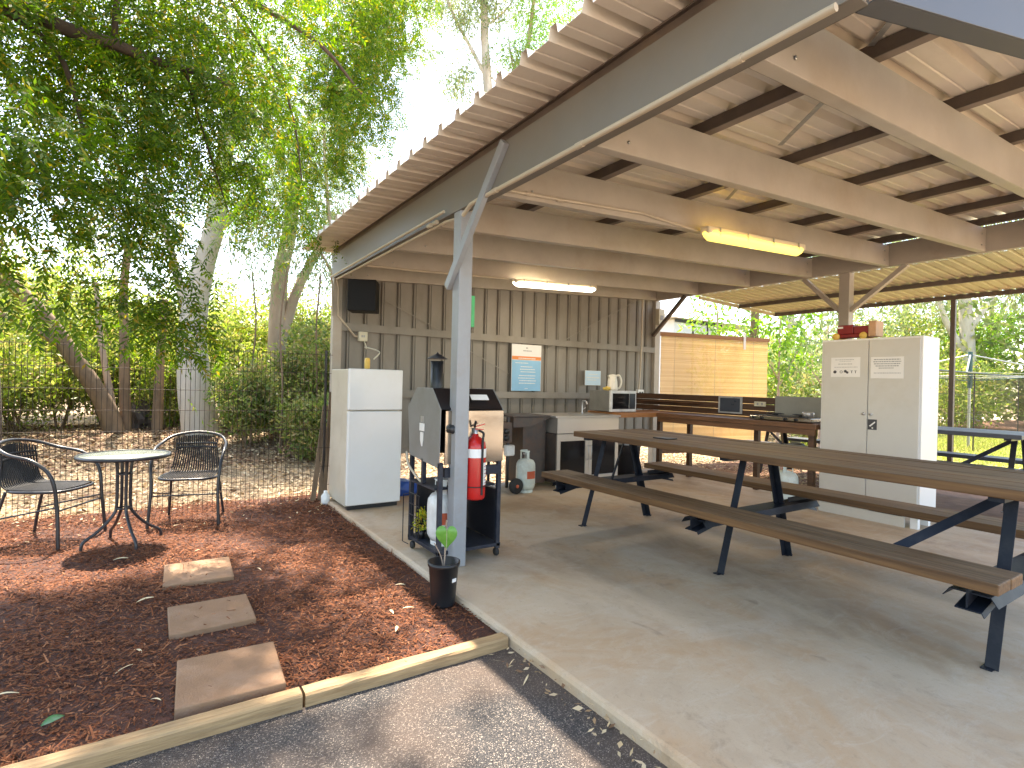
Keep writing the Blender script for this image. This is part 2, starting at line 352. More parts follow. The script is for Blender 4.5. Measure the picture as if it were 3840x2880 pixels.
def fastmesh(name, verts, nper, mat, parent=None, sm=False):
    """verts (N*nper,3): N separate polygons of nper corners"""
    nv=len(verts); nf=nv//nper
    if parent is not None: verts = verts-np.array(rootloc(parent))[None,:]
    me=bpy.data.meshes.new(name); me.vertices.add(nv); me.vertices.foreach_set('co', verts.astype(np.float32).ravel())
    me.loops.add(nv); me.loops.foreach_set('vertex_index', np.arange(nv,dtype=np.int32))
    me.polygons.add(nf); me.polygons.foreach_set('loop_start', np.arange(0,nv,nper,dtype=np.int32)); me.polygons.foreach_set('loop_total', np.full(nf,nper,dtype=np.int32))
    me.materials.append(mat); me.update(calc_edges=True)
    o=bpy.data.objects.new(name,me); C.objects.link(o)
    if parent is not None: o.parent=parent
    return o
def unit(a): return a/np.maximum(np.linalg.norm(a,axis=1,keepdims=True),1e-9)
def leafquads(p, d, L, W, side=None):
    d=unit(d)
    if side is None:
        side=np.cross(d, rng.normal(size=d.shape)); side=unit(side)
    n=len(p); L=np.broadcast_to(L,(n,))[:,None]; W=np.broadcast_to(W,(n,))[:,None]
    q=np.stack([p, p+d*L*.42+side*W*.5, p+d*L, p+d*L*.42-side*W*.5],axis=1)
    return q.reshape(-1,3)
def fronds(p, d, L=.26, nl=9, ll=.062, lw=.017):
    """drooping pinnate fronds: p,d (F,3)"""
    d=unit(d); F=len(p); Ls=(L*rng.uniform(.7,1.25,F))[:,None]
    side=unit(np.cross(d, np.array([[0,0,1.]])+rng.normal(size=(F,3))*.35)); out=[]
    for k in range(nl):
        t=(k+.6)/nl
        pos=p+d*Ls*t; pos[:,2]-= (Ls[:,0]*t*t*.30)
        dd=unit(d*np.array([1,1,1.])-np.array([0,0,.9*t]))
        for sg in (-1,1):
            ld=unit(side*sg+dd*.75+rng.normal(size=(F,3))*.18-np.array([0,0,.35]))
            s2=unit(np.cross(ld, np.cross(side,dd)+rng.normal(size=(F,3))*.3))
            out.append(leafquads(pos, ld, ll*(1.1-.4*abs(t-.45))*rng.uniform(.8,1.2,F), lw, s2))
    return np.concatenate(out)
def blobpts(blobs, n, shell=.0):
    """blobs: list of (x,y,z,r[,rz]); points weighted by volume"""
    w=np.array([b[3]**2 for b in blobs]); idx=rng.choice(len(blobs), n, p=w/w.sum())
    bb=np.array([(b[0],b[1],b[2],b[3],b[4] if len(b)>4 else b[3]*.8) for b in blobs])[idx]
    u=unit(rng.normal(size=(n,3))); r=rng.uniform(shell,1,n)**(1/2.2)
    return bb[:,:3]+u*r[:,None]*np.stack([bb[:,3],bb[:,3],bb[:,4]],1), u
def clump(blobs, nclump, per, spread, shell=.3):
    c,u=blobpts(blobs,nclump,shell); p=np.repeat(c,per,0)+rng.normal(size=(nclump*per,3))*spread
    return p, np.repeat(u,per,0)

# ------------------------------------------------------------------ camera, light, world
f_px=2050.; yaw,pit,rol=.580726442,-.00102973277,.0237779501
cy,sy=math.cos(yaw),math.sin(yaw)
fwd=V((sy,cy,0)); rt=V((cy,-sy,0)); up=V((0,0,1))
fw=fwd*math.cos(pit)+up*math.sin(pit); u2=-fwd*math.sin(pit)+up*math.cos(pit)
r3=rt*math.cos(rol)+u2*math.sin(rol); u3=-rt*math.sin(rol)+u2*math.cos(rol)
cd=bpy.data.cameras.new('camera'); cam=bpy.data.objects.new('camera',cd); C.objects.link(cam)
mw=Matrix((r3,u3,-fw)).transposed().to_4x4(); mw.translation=V((0,0,1.25)); cam.matrix_world=mw
cd.sensor_width=36; cd.lens=36*f_px/3840; cd.clip_start=.05; cd.clip_end=400
S.camera=cam
sunv=V((.085,1.37,2.75)).normalized()
ld=bpy.data.lights.new('sun','SUN'); ld.energy=3.2; ld.angle=math.radians(.9); ld.color=(1,.96,.90)
lo=bpy.data.objects.new('sun',ld); C.objects.link(lo); lo.rotation_euler=sunv.to_track_quat('Z','Y').to_euler(); lo.location=(0,0,20)
W=bpy.data.worlds.new('World'); S.world=W; W.use_nodes=True; nt=W.node_tree
bg=nt.nodes['Background']; sk=nt.nodes.new('ShaderNodeTexSky'); sk.sky_type='NISHITA'; sk.sun_disc=False
sk.sun_elevation=math.asin(sunv.z); sk.sun_rotation=math.atan2(sunv.x,sunv.y); sk.dust_density=1.6; sk.air_density=1.; sk.altitude=100
nt.links.new(sk.outputs[0],bg.inputs[0]); bg.inputs[1].default_value=.15
S.view_settings.view_transform='Standard'; S.view_settings.look='None'; S.view_settings.gamma=1; S.view_settings.exposure=2.6
S.view_settings.use_white_balance=True; S.view_settings.white_balance_temperature=7600; S.view_settings.white_balance_tint=12
S.cycles.use_denoising=True; S.cycles.max_bounces=10; S.cycles.diffuse_bounces=6; S.cycles.transmission_bounces=6; S.cycles.transparent_max_bounces=6
S.cycles.sample_clamp_indirect=6

# ------------------------------------------------------------------ ground
def gz(x,y):
    t=min(1,max(0,(y-7.2)/4.5)); k=min(1,max(0,(8.5-x)/4))
    h=-.09+.36*t*t*(3-2*t)*k
    return h+.02*math.sin(x*1.7+y)*min(1,max(0,(y-6.6)))
def grid(name, x0,x1,y0,y1,nx,ny,zf,mat):
    vs=[]; fs=[]
    for j in range(ny+1):
        for i in range(nx+1):
            x=x0+(x1-x0)*i/nx; y=y0+(y1-y0)*j/ny; vs.append((x,y,zf(x,y)))
    for j in range(ny):
        for i in range(nx):
            a=j*(nx+1)+i; fs.append((a,a+1,a+nx+2,a+nx+1))
    return MB().add(vs,fs,0,True).build(name,mat)
far=MB(); R=300
far.add([(-R,-R,-.16),(R,-R,-.16),(R,R,-.16),(-R,R,-.16)],[(0,1,2,3)]).build('ground',K['litterbase'])['kind']='structure'
g=grid('leafy_ground',-24,30,5.75,34,100,70,gz,K['litterbase']); g['kind']='structure'
tag(B(-9,1.6,2.31,6.3,-.30,-.040).build('mulch_bed',K['mulchbase']),kind='structure')
tag(B(-12,1.52,-4.5,2.262,-.30,-.062).build('road',K['asphalt']),kind='structure')
tag(B(-40,44,-40,-4.2,-.30,-.066).build('unseen_bounce_ground',M('unseen bounce ground',(.50,.40,.31),rough=.95,scale=3,bump=.6)),kind='structure')  # unseen pale ground added behind the camera to bounce sun onto the ceiling
tag(B(1.51,7.0,-9,5.82,-.28,0).build('concrete_slab',K['concrete'],bev=.022),kind='structure')  # front end run on out of view to bounce sun under the roof
tag(B(7.005,12.7,-3,6.0,-.28,-.05).build('dirt_path',K['dirt']),kind='structure')
g=grid('lawn',12.6,44,-8,7.2,60,30,lambda x,y:-.05+.05*math.sin(x*.8)*math.cos(y*.7)*.6,K['lawnbase']); g['kind']='structure'
tag(B(25,44,3,16,-.1,.05).build('sandy_track',M('pale sand',(.62,.47,.36),rough=.95,scale=2)),kind='structure')

# bark chips on the mulch bed
pav=[(.295,2.575,.39,.41,-3,.004),(.283,3.31,.39,.385,0,-.012),(.27,4.08,.385,.44,-2,-.014)]
n=150000
p=np.stack([rng.uniform(-3.2,1.53,n),rng.uniform(2.33,6.35,n),rng.uniform(-.045,-.022,n)],1)
p[:,2]+=.012*np.sin(p[:,0]*5+p[:,1]*3)*np.cos(p[:,1]*4)
keep=np.ones(n,bool)
for cx,cyy,w,h,a,z in pav: keep&=~((abs(p[:,0]-cx)<w/2-.012)&(abs(p[:,1]-cyy)<h/2-.012))
on=(~keep)&(rng.uniform(size=n)<.012); p[on,2]=.001; keep|=on
p=p[keep]; n=len(p)
ang=rng.uniform(0,2*PI,n); d=np.stack([np.cos(ang),np.sin(ang),rng.normal(0,.22,n)],1)
sd=unit(np.cross(d,np.array([0,0,1.])+rng.normal(size=(n,3))*.35))
Ls=rng.uniform(.008,.028,n)+(rng.uniform(size=n)<.12)*rng.uniform(.01,.05,n); Ws=rng.uniform(.0025,.008,n)
d=unit(d); q=np.stack([p-sd*Ws[:,None]*.5,p+sd*Ws[:,None]*.5,p+d*Ls[:,None]+sd*Ws[:,None]*.35,p+d*Ls[:,None]-sd*Ws[:,None]*.35],1).reshape(-1,3)
tag(fastmesh('bark_mulch',q,4,K['chips']),'shredded red brown bark mulch covering the garden bed','mulch',kind='stuff')
# dry leaf litter
def litter(name,label,n,x0,x1,y0,y1,zf,L=(.03,.09),mat='litter'):
    x=rng.uniform(x0,x1,n); y=rng.uniform(y0,y1,n); z=np.array([zf(a,b) for a,b in zip(x,y)])+rng.uniform(.002,.03,n)
    ang=rng.uniform(0,2*PI,n); d=np.stack([np.cos(ang),np.sin(ang),rng.normal(0,.25,n)],1)
    sd=unit(np.cross(d,np.array([0,0,1.])+rng.normal(size=(n,3))*.4))
    LL=rng.uniform(L[0],L[1],n)
    return tag(fastmesh(name,leafquads(np.stack([x,y,z],1),d,LL,LL*rng.uniform(.25,.5,n),sd),4,K[mat]),label,'leaves',kind='stuff')
litter('leaf_litter','dry fallen leaves lying thick behind the wire fence and shed',60000,-7,9,5.85,13.5,gz)
litter('leaf_litter','dry leaves and twigs covering the ground beyond the lean to',22000,7.05,16,3.0,13,lambda x,y:-.045)
litter('scattered_leaves','small dry leaves blown against the concrete edge',160,1.36,1.53,.5,2.3,lambda x,y:-.055,L=(.015,.05))
litter('scattered_leaves','fine dry leaf scraps scattered over the mulch near the fence',350,-3,1.5,5.3,6.3,lambda x,y:-.03,L=(.02,.05))
n=16000; p=np.stack([rng.uniform(-2,1.5,n),rng.uniform(.6,2.25,n),np.full(n,-.060)],1)
ang=rng.uniform(0,2*PI,n); d=np.stack([np.cos(ang),np.sin(ang),rng.uniform(.0,.5,n)],1)
LL=rng.uniform(.002,.006,n)
tag(fastmesh('road_gravel',leafquads(p,d,LL,LL*.8,unit(np.cross(d,np.array([[0,0,1.]])))),4,K['stones']),'loose grey and tan stone chips on the bitumen','gravel',kind='stuff')
n=60000; p=np.stack([rng.uniform(12.6,26,n),rng.uniform(1.5,7.2,n),np.full(n,-.04)],1)
tag(fastmesh('lawn_grass',leafquads(p,np.array([0,0,1.])+rng.normal(size=(n,3))*.35,rng.uniform(.04,.10,n),.012),4,K['grass']),'short sunlit yellow green grass blades','grass',kind='stuff')

# pavers
for (cx,cyy,w,h,a,z),lb in zip(pav,('square tan concrete paver nearest the timber edging, standing a little proud','middle of three tan concrete pavers in the red mulch','tan concrete paver farthest back, closest to the round glass table')):
    o=MB().obox((0,0,-.025),(w,h,.05)).build('concrete_paver',K['brick'],bev=.006); o.location=(cx,cyy,z); o.rotation_euler=(0,0,math.radians(a)); tag(o,lb,'paver',group='stepping pavers in the mulch')
# timber edging
a=MB(); b_=MB()
def sleeper(mb,x0,x1,y0,y1,z0,z1,nn=14):
    for k in range(2): pass
    vs=[];fs=[]
    for i in range(nn+1):
        x=x0+(x1-x0)*i/nn; j=lambda s:random.uniform(-s,s)
        vs+= [(x,y0+j(.003),z0),(x,y0+.004+j(.003),z1-.008),(x,y0+.012,z1+j(.002)),(x,y1-.008,z1+j(.002)),(x,y1,z0)]
    for i in range(nn):
        for k in range(4): fs.append((i*5+k,(i+1)*5+k,(i+1)*5+k+1,i*5+k+1))
    fs+=[(4,3,2,1,0),tuple(nn*5+k for k in range(5))]
    mb.add(vs,fs); return mb
tag(sleeper(a,-3.6,.520,2.248,2.330,-.2,-.006).build('timber_sleeper',K['sleeper']),'long pine sleeper edging in front of the nearest paver','timber edging',group='timber edging between mulch and road')
tag(sleeper(b_,.532,1.497,2.253,2.334,-.2,-.010).build('timber_sleeper',K['sleeper']),'short pine sleeper edging butting against the concrete slab','timber edging',group='timber edging between mulch and road')

# ------------------------------------------------------------------ open shed
shed=thing('open_shed','open sided metal shed with brown beams and sloping ribbed roof over concrete slab','shed',(1.75,3.3,0))
def zb(x): return 2.41+.053*(x-1.7)
XL,XR,YW=1.70,7.0,6.40
YF=.78
def fy(x): return YF-.24*(x-1.7)
def csec(p,q,depth,flange,side,th=.006):
    """C section from p to q (bottom line), web on one face, flanges toward side (unit vector)"""
    p=V(p);q=V(q);s=V(side); mb=MB(); d=(q-p).normalized(); upv=V((0,0,1))
    def slab(o1,ex,ez):
        a=[p+o1,p+o1+ex,p+o1+ex+ez,p+o1+ez]; mb.prism(a,q-p)
    slab(V((0,0,0)),s*th,upv*depth)
    slab(s*th,s*flange,upv*th); slab(s*th+upv*(depth-th),s*flange,upv*th)
    slab(s*(flange),s*th,upv*.018+upv*0); slab(s*(flange)+upv*(depth-.018),s*th,upv*.018)
    return mb
# left edge beam, web outside
csec((XL,YF+.02,zb(XL)),(XL,YW+.03,zb(XL)),.262,.07,(1,0,0)).build('edge_beam',K['edge'],shed,bev=.002)
csec((XR,fy(XR)+.05,zb(XR)),(XR,YW+.03,zb(XR)),.262,.07,(1,0,0)).build('edge_beam',K['beam'],shed,bev=.002)
for i in range(-0,8):
    y=.27+.87*i
    if i==0: continue
    if i==7: y=6.33
    csec((XL+.074,y,zb(XL)+.004),(XR-.003,y,zb(XR)+.004),.235,.06,(0,1,0)).build('rafter',K['beam'],shed,bev=.002)
for i in range(1,8):
    y=.27+.87*i if i<7 else 6.33
    for dz in (.06,.17):
        MB().lathe([(0,0),(.009,0),(.009,.006),(0,.008)],(1.95+.02*i,y-.001,zb(1.95)+dz),6,mat=Matrix.Rotation(PI/2,3,'X')).build('bolt',K['galv'],shed)
        MB().lathe([(0,0),(.009,0),(.009,.006),(0,.008)],(6.88,y-.001,zb(6.88)+dz),6,mat=Matrix.Rotation(PI/2,3,'X')).build('bolt',K['galv'],shed)
# skewed front beam
csec((XL+.06,fy(XL+.06),zb(XL)+.0),(XR+.06,fy(XR+.06),zb(XR)),.262,.07,(0.24,1,0)).build('front_beam',K['fascia'],shed,bev=.002)
zt=lambda x: zb(x)+.268
# purlins
for x in (1.745,2.64,3.57,4.44,5.31,6.14,6.92):
    z=zt(x-.02); yf=fy(x)+.02
    mb=MB(); mb.box(x-.006,x,yf,YW+.1,z,z+.066); mb.box(x,x+.055,yf,YW+.1,z+.001,z+.006,m=1); mb.box(x,x+.055,yf,YW+.1,z+.058,z+.065)
    mb.build('purlin',[K['darkst'],K['purl']],shed)
# ribbed roof sheet
def ribsheet(x0,x1,y0,y1,z0,z1,pitch,prof,mat,name,parent,off=0,th=.0015,ymin=None):
    ys=[];y=y0+off-pitch
    while y<y1:
        for dy,dz in prof: ys.append((y+dy*pitch,dz))
        y+=pitch
    ys=[(a,b) for a,b in ys if y0<=a<=y1]
    vs=[];fs=[];nx=6
    for i in range(nx+1):
        t=i/nx; x=x0+(x1-x0)*t; z=z0+(z1-z0)*t
        for a,b in ys: vs.append((x,max(a,ymin(x)) if ymin else a,z+b))
    k=len(ys)
    for i in range(nx):
        for j in range(k-1): fs.append((i*k+j,i*k+j+1,(i+1)*k+j+1,(i+1)*k+j))
    o=MB().add(vs,fs).build(name,mat,parent)
    s=o.modifiers.new('thick','SOLIDIFY'); s.thickness=th; s.offset=0
    return o
PR=[(0,0),(.27,0),(.29,.006),(.32,.006),(.34,0),(.58,0),(.645,.050),(.83,.050),(.895,0)]
zs=lambda x: zb(x)+.338
ribsheet(1.395,XR+.12,-.55,6.62,zs(1.395),zs(XR+.12),.22,PR,K['roof'],'roof_sheet',shed,off=.06,ymin=lambda x: fy(x)-.09)
mb=MB(); 
mb.box(1.72,1.74,YF,YW+.1,zt(1.7)+.062,zt(1.7)+.069)
mb.build('packing_strip',K['darkst'],shed)
# posts
csp=B(XL,XL+.10,3.265,3.365,0,zb(XL)-.002).build('post',K['post'],shed,bev=.006)
MB().beam((XL-.018,3.40,1.90),(XL-.018,2.70,2.655),.060,.036,up=(1,0,0)).build('knee_brace',K['post'],shed,bev=.003)
B(XL,XL+.10,YW-.06,YW+.04,-.1,zb(XL)-.002).build('post',K['beam'],shed,bev=.004)
B(XR,XR+.12,YW-.06,YW+.04,-.1,zb(XR)-.002).build('post',K['beam'],shed,bev=.004)
B(XR+.002,XR+.118,3.30,3.42,0,zb(XR)-.002).build('post',K['beam'],shed,bev=.004)
for y0,y1 in ((3.88,3.42),(2.72,3.30)):
    MB().beam((XR+.055,y0,zb(XR)),(XR+.055,y1,2.23),.05,.07,up=(1,0,0)).build('knee_brace',K['beam'],shed,bev=.003)
MB().beam((XR-.03,5.72,zb(XR)),(XR-.03,6.36,2.10),.05,.055,up=(1,0,0)).build('knee_brace',K['darkst'],shed,bev=.003)
# back wall
xs=[];x=XL+.03;pitch=.2067; start=2.441-.2067*4+.02
def wallprof(name,x0,x1,z0,z1):
    ys=[];x=start
    for k in range(40):
        for dy,dz in ((0,.0),(.04,.026),(.16,.026),(.20,0),(.27,0),(.285,.009),(.315,.009),(.33,0)):
            xx=x+k*pitch+dy*pitch
            if x0<=xx<=x1: ys.append((xx,dz))
    ys=[(x0,0)]+ys+[(x1,0)]; vs=[];k=len(ys)
    for z in (z0,(z0+z1)/2,z1):
        for a,b in ys: vs.append((a,YW+b*1.25,z if z!=z1 else z1+.053*(a-1.7)))
    fs=[(i*k+j,i*k+j+1,(i+1)*k+j+1,(i+1)*k+j) for i in range(2) for j in range(k-1)]
    o=MB().add(vs,fs).build(name,K['wall'],shed); s=o.modifiers.new('t','SOLIDIFY'); s.thickness=.002; s.offset=0
wallprof('wall_sheet',XL+.02,XR+.02,.36,2.60)
for z in (1.86,1.09):
    mb=MB(); mb.box(XL+.10,XR,YW-.062,YW-.056,z-.045,z+.045); mb.box(XL+.10,XR,YW-.056,YW-.028,z+.040,z+.045); mb.box(XL+.10,XR,YW-.056,YW-.028,z-.045,z-.040)
    mb.build('wall_girt',K['wall'],shed)
B(XL+.1,XR,YW-.05,YW-.03,.36,.42).build('bottom_rail',K['wall'],shed)
# straps
mb=MB()
for a,b in (((2.30,6.33,2.21),(3.10,6.33,1.88)),((3.42,6.33,1.69),(4.10,6.33,1.38)),((6.55,6.33,2.65),(4.75,6.33,1.75)),((4.68,6.33,1.72),(4.3,6.33,1.5))):
    mb=MB(); mb.beam(a,b,.004,.012); mb.build('wall_strap',K['wall'],shed)
for a,b in (((2.25,.78,zt(2.25)+.052),(2.62,1.17,zt(2.6)+.052)),((2.80,1.39,zt(2.8)+.02),(3.25,1.96,zt(3.25)+.02)),((3.65,2.46,zt(3.65)+.03),(3.98,2.86,zt(3.98)+.03))):
    MB().beam(a,b,.028,.003).build('roof_strap',K['galv'],shed)
# lean-to
zl=lambda x: 2.69-.041*(x-7)
ribsheet(XR+.122,9.27,-1.5,5.59,zl(7.12)+.012,zl(9.27)+.012,.125,[(0,0),(.55,0),(.65,.022),(.85,.022),(.95,0)],K['leanto'],'lean_to_sheet',shed)
for x in (8.15,9.20):
    B(x-.02,x+.025,-1.5,5.585,zl(x)-.05,zl(x)+.006).build('lean_to_purlin',K['darkst'],shed)
B(9.18,9.235,2.95,3.005,-.1,zl(9.2)-.052).build('lean_to_post',K['darkst'],shed,bev=.003)
MB().beam((XR+.13,5.575,zl(7.1)-.02),(9.25,5.575,zl(9.25)-.02),.03,.05).build('lean_to_rafter',K['leanto'],shed)

# ------------------------------------------------------------------ conduits, lights, wall fittings
cz=zb(XL)-.012
mb=MB()
mb.tube([(1.684,y,cz) for y in np.linspace(.85,3.02,6)]+[(1.684,3.10,cz-.004),(1.684,3.2,cz-.05)],.0135,10)
mb.tube([(1.660,y,cz+.03-.006*(y-3.4)) for y in (3.44,5,6.33)]+[(1.685,6.345,cz-.06),(1.69,6.34,1.97)],.011,8)
mb.tube([(1.73,3.40,cz-.02),(1.715,3.5,cz-.014),(1.715,5,cz-.014),(1.715,6.28,cz-.014),(1.745,6.31,cz-.09),(1.75,6.32,1.98),(1.95,6.32,1.755),(1.99,6.32,1.755)],.011,8)
for y in (1.16,2.0,2.78,3.6,3.7): mb.tube([(1.684,y,cz),(1.684,y+.05,cz)],.0165,10)
tag(mb.build('conduit',K['conduit']),'cream electrical conduit running along the outer left beam to the corner','conduit',group='cream conduit runs')
mb=MB(); Yr=2.865
mb.tube([(1.79,Yr,zb(1.79)+.03),(2.2,Yr,zb(2.2)+.035),(3.0,Yr,zb(3)+.05),(3.62,Yr,zb(3.62)-.005)],.011,8)
for x in (1.95,2.2): mb.tube([(x,Yr,zb(x)+.032),(x+.05,Yr,zb(x)+.034)],.014,8)
tag(mb.build('conduit',K['conduit']),'cream conduit fixed along the rafter to the yellow light','conduit',group='cream conduit runs')
mb=MB(); mb.tube([(1.79,5.47,zb(1.8)+.0),(2.4,5.47,zb(2.4)-.012),(3.5,5.47,zb(3.5)-.012)],.012,8)
tag(mb.build('conduit',K['conduit']),'cream conduit along the back rafter to the white light','conduit',group='cream conduit runs')
mb=MB(); mb.tube([(6.64,6.30,2.66),(6.64,6.30,1.9),(6.62,6.30,1.4),(6.58,6.28,1.20)],.014,8); mb.tube([(6.62,6.28,1.12),(6.62,6.28,.90)],.011,8)
tag(mb.build('conduit',K['conduit']),'vertical cream conduit down the wall beside the right post','conduit',group='cream conduit runs')

def fluoro(label,p,q,dm,w,h,lw,lc):
    t=thing('fluorescent_light',label,'light fitting',p); p=V(p);q=V(q); d=(q-p).normalized(); k=12
    body=MB(); body.beam(p+d*.01,q-d*.01,w*.8,h*.55); o=body.build('light_body',K['lampb'],t,bev=.012)
    dz=V((0,0,-h*.52)); s_=d.cross(V((0,0,1))).normalized()
    mb=MB(); rings=[]
    L=(q-p).length
    for tt in (0,.012,.03,.06,.5,.94,.97,.988,1):
        e=min(tt,1-tt); rr=min(1,(max(e,0)/.06))**.5 if e<.06 else 1
        rings.append([p+d*L*tt+dz*.3+s_*math.cos(a_)*w*.5*max(rr,.12)-V((0,0,1))*math.sin(a_)*h*.6*max(rr,.12) for a_ in [PI*j/k for j in range(k+1)]])
    vs=[v for R_ in rings for v in R_]; fs=[]
    for i in range(len(rings)-1):
        for j in range(k): fs.append((i*(k+1)+j,i*(k+1)+j+1,(i+1)*(k+1)+j+1,(i+1)*(k+1)+j))
    mb.add(vs,fs,0,True); mb.build('diffuser',dm,t)
    mb=MB()
    for tt in (.1,.36,.62,.9):
        c=p+d*L*tt; B(c.x-.006,c.x+.006,c.y-w*.5,c.y-w*.44,c.z-h*.35,c.z+h*.25).build('clip',K['galv'],t)
    al=bpy.data.lights.new('lamp','AREA'); al.shape='RECTANGLE'; al.size=L*.95; al.size_y=.06; al.energy=lw; al.color=lc
    ao=bpy.data.objects.new('lamp',al); C.objects.link(ao); ao.location=(p+q)/2-V((0,0,h*.75)); return t
fluoro('long yellow fluorescent light fixed under the middle rafter',(3.60,2.79,zb(3.6)-.015),(5.02,2.79,zb(5.0)-.015),K['lampy'],.11,.105,3,(1,.84,.62))
fluoro('long white lit fluorescent light near the back wall',(3.52,5.40,zb(3.5)-.045),(4.82,5.40,zb(4.8)-.045),K['lampw'],.10,.09,4,(1,.92,.80))

# black box in the corner
t=thing('hanging_black_box','black box hung high in the far left corner of the shed','speaker',(1.92,5.95,1.98))
rm=Matrix.Rotation(math.radians(-28),3,'Z')
MB().obox((1.93,5.97,2.17),(.30,.26,.34),rm).build('case',M('black box paint',(.006,.006,.007),rough=.55,spec=.2),t,bev=.006)
MB().obox(V((1.93,5.97,2.21))+rm@V((-.152,-.05,-.02)),(.006,.02,.13),rm).build('highlight_strip',K['paper'],t)  # white strip standing in for the highlight on the case
B(1.86,2.0,6.0,6.3,2.335,2.36).build('bracket',K['black'],t)
# power outlet + plug
t=thing('power_outlet','cream power outlet box on the wall above the fridge','power outlet',(2.04,6.33,1.75))
B(1.985,2.085,6.275,6.335,1.70,1.81).build('outlet_box',K['cream'],t,bev=.006)
mb=MB(); mb.box(2.012,2.028,6.270,6.276,1.745,1.77); mb.box(2.036,2.052,6.270,6.276,1.745,1.77); mb.build('switch',K['inkgrey'],t)
mb=MB(); mb.tube(spline([(2.04,6.26,1.70),(2.05,6.20,1.62),(2.0,6.1,1.62),(2.05,6.0,1.60),(2.03,5.7,1.55),(1.95,5.66,1.47)]),.007,6)
mb.build('power_cord',K['cream'],t)
o=MB().lathe([(.0,.0),(.022,0),(.028,.02),(.028,.10),(.022,.12),(.0,.12)],(1.83,5.5,1.356),14).build('yellow_container',K['yellow']); tag(o,'small yellow container standing on top of the fridge','container')
# meter box etc
t=thing('meter_box','beige electrical box on the right wall post','electrical box',(7.06,6.3,2.25))
B(6.99,7.13,6.255,6.335,2.28,2.55).build('box',K['cream'],t,bev=.005)
B(7.02,7.09,6.250,6.256,2.36,2.44).build('cover',K['inkgrey'],t)
t=thing('power_outlet','grey double power outlet on the right wall post above the microwave','power outlet',(6.6,6.28,1.17))
B(6.53,6.66,6.24,6.30,1.10,1.20).build('outlet_box',K['white'],t,bev=.005)
mb=MB(); mb.box(6.55,6.585,6.234,6.241,1.125,1.165); mb.box(6.605,6.64,6.234,6.241,1.125,1.165); mb.build('plug',K['black'],t)

# posters: printed rules stand for the unreadable small print
def sheet(name,label,cat,x0,x1,z0,z1,y,bands,lines):
    t=thing(name,label,cat,((x0+x1)/2,y,z0))
    B(x0,x1,y,y+.004,z0,z1).build('board',K['paper'],t)
    for i,(a,b,mt) in enumerate(bands): B(x0+.006,x1-.006,y-.003,y-.0005,z0+(z1-z0)*a,z0+(z1-z0)*b).build('printed_panel',K[mt],t)
    for mt in sorted(set(l[4] for l in lines)):
        mb=MB()
        for a,b,zc,h,m_ in lines:
            if m_!=mt: continue
            zz=z0+(z1-z0)*zc; xx=x0+(x1-x0)*a; xe=x0+(x1-x0)*b
            while xx<xe-.004:
                w=min(random.uniform(.008,.028),xe-xx); mb.box(xx,xx+w,y-.0055,y-.0035,zz-h/2,zz+h/2); xx+=w+.005
        mb.build('print',K[mt],t)
    return t
sheet('notice_poster','tall poster with white top, orange band and blue body on the back wall','poster',4.135,4.640,1.15,1.80,6.325,
  [(0,.66,'bluep'),(.67,.745,'orange')],
  [(.22,.8,.70,.014,'paper')]+[(.12,.55,.60,.010,'paper')]+[(a,b,z,.010,'paper') for a,b,z in ((.3,.7,.52),(.28,.78,.465),(.3,.8,.41),(.25,.8,.33),(.22,.78,.275),(.26,.82,.22),(.25,.8,.165),(.45,.55,.05))]+[(.38,.66,.865,.014,'inkgrey'),(.47,.53,.925,.02,'inkgrey')])
sheet('notice_sign','small pale blue sign on the back wall left of the kettle','sign',5.470,5.790,1.25,1.475,6.325,
  [(.02,.98,'bluel')],[(.1,.9,.52,.018,'paper'),(.15,.7,.36,.012,'paper'),(.2,.8,.75,.012,'paper')])

# ------------------------------------------------------------------ fridge
t=thing('fridge','white two door fridge standing at the left back corner of the slab','fridge',(1.82,5.5,0))
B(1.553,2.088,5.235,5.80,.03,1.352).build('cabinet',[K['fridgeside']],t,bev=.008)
B(1.550,2.091,5.175,5.228,.045,.948).build('fridge_door',K['fridge'],t,bev=.012)
B(1.550,2.091,5.175,5.228,.958,1.357).build('freezer_door',K['fridge'],t,bev=.012)
B(1.57,2.07,5.21,5.26,0,.045).build('plinth',K['black'],t)

# ------------------------------------------------------------------ barbecue with octagonal hood on cart
t=thing('barbecue','tall hooded barbecue on an open cart beside the grey front post','barbecue',(1.87,3.6,0))
X0,X1=1.62,2.12
sec=[(3.345,.66),(3.335,1.065),(3.475,1.205),(3.735,1.205),(3.90,1.06),(3.85,.70)]
MB().prism([(X0,y,z) for y,z in sec],(.006,0,0)).build('end_panel',K['hood'],t,bev=.002)
MB().prism([(X1-.006,y,z) for y,z in sec],(.006,0,0)).build('end_panel',K['hood'],t,bev=.002)
mb=MB()
inner=[(y*.985+.055,z*.985+.012) for y,z in sec]
def strip(a,b,m): mb.prism([(X0+.008,a[0],a[1]),(X0+.008,b[0],b[1]),(X1-.008,b[0],b[1]),(X1-.008,a[0],a[1])],(0,.006,-.004),m)
strip((3.337,1.063),(3.478,1.203),0); strip((3.478,1.203),(3.735,1.203),0); strip((3.735,1.203),(3.895,1.06),0); strip((3.895,1.06),(3.845,.70),0)
mb.build('lid',K['hoodblk'],t)
B(X0+.035,X1-.002,3.325,3.340,.69,1.055).build('front_panel',K['stain'],t,bev=.003)
MB().beam((1.88,3.392,1.145),(2.02,3.392,1.145),.05,.004,up=(0,-.7,.7)).build('badge',K['paper'],t)
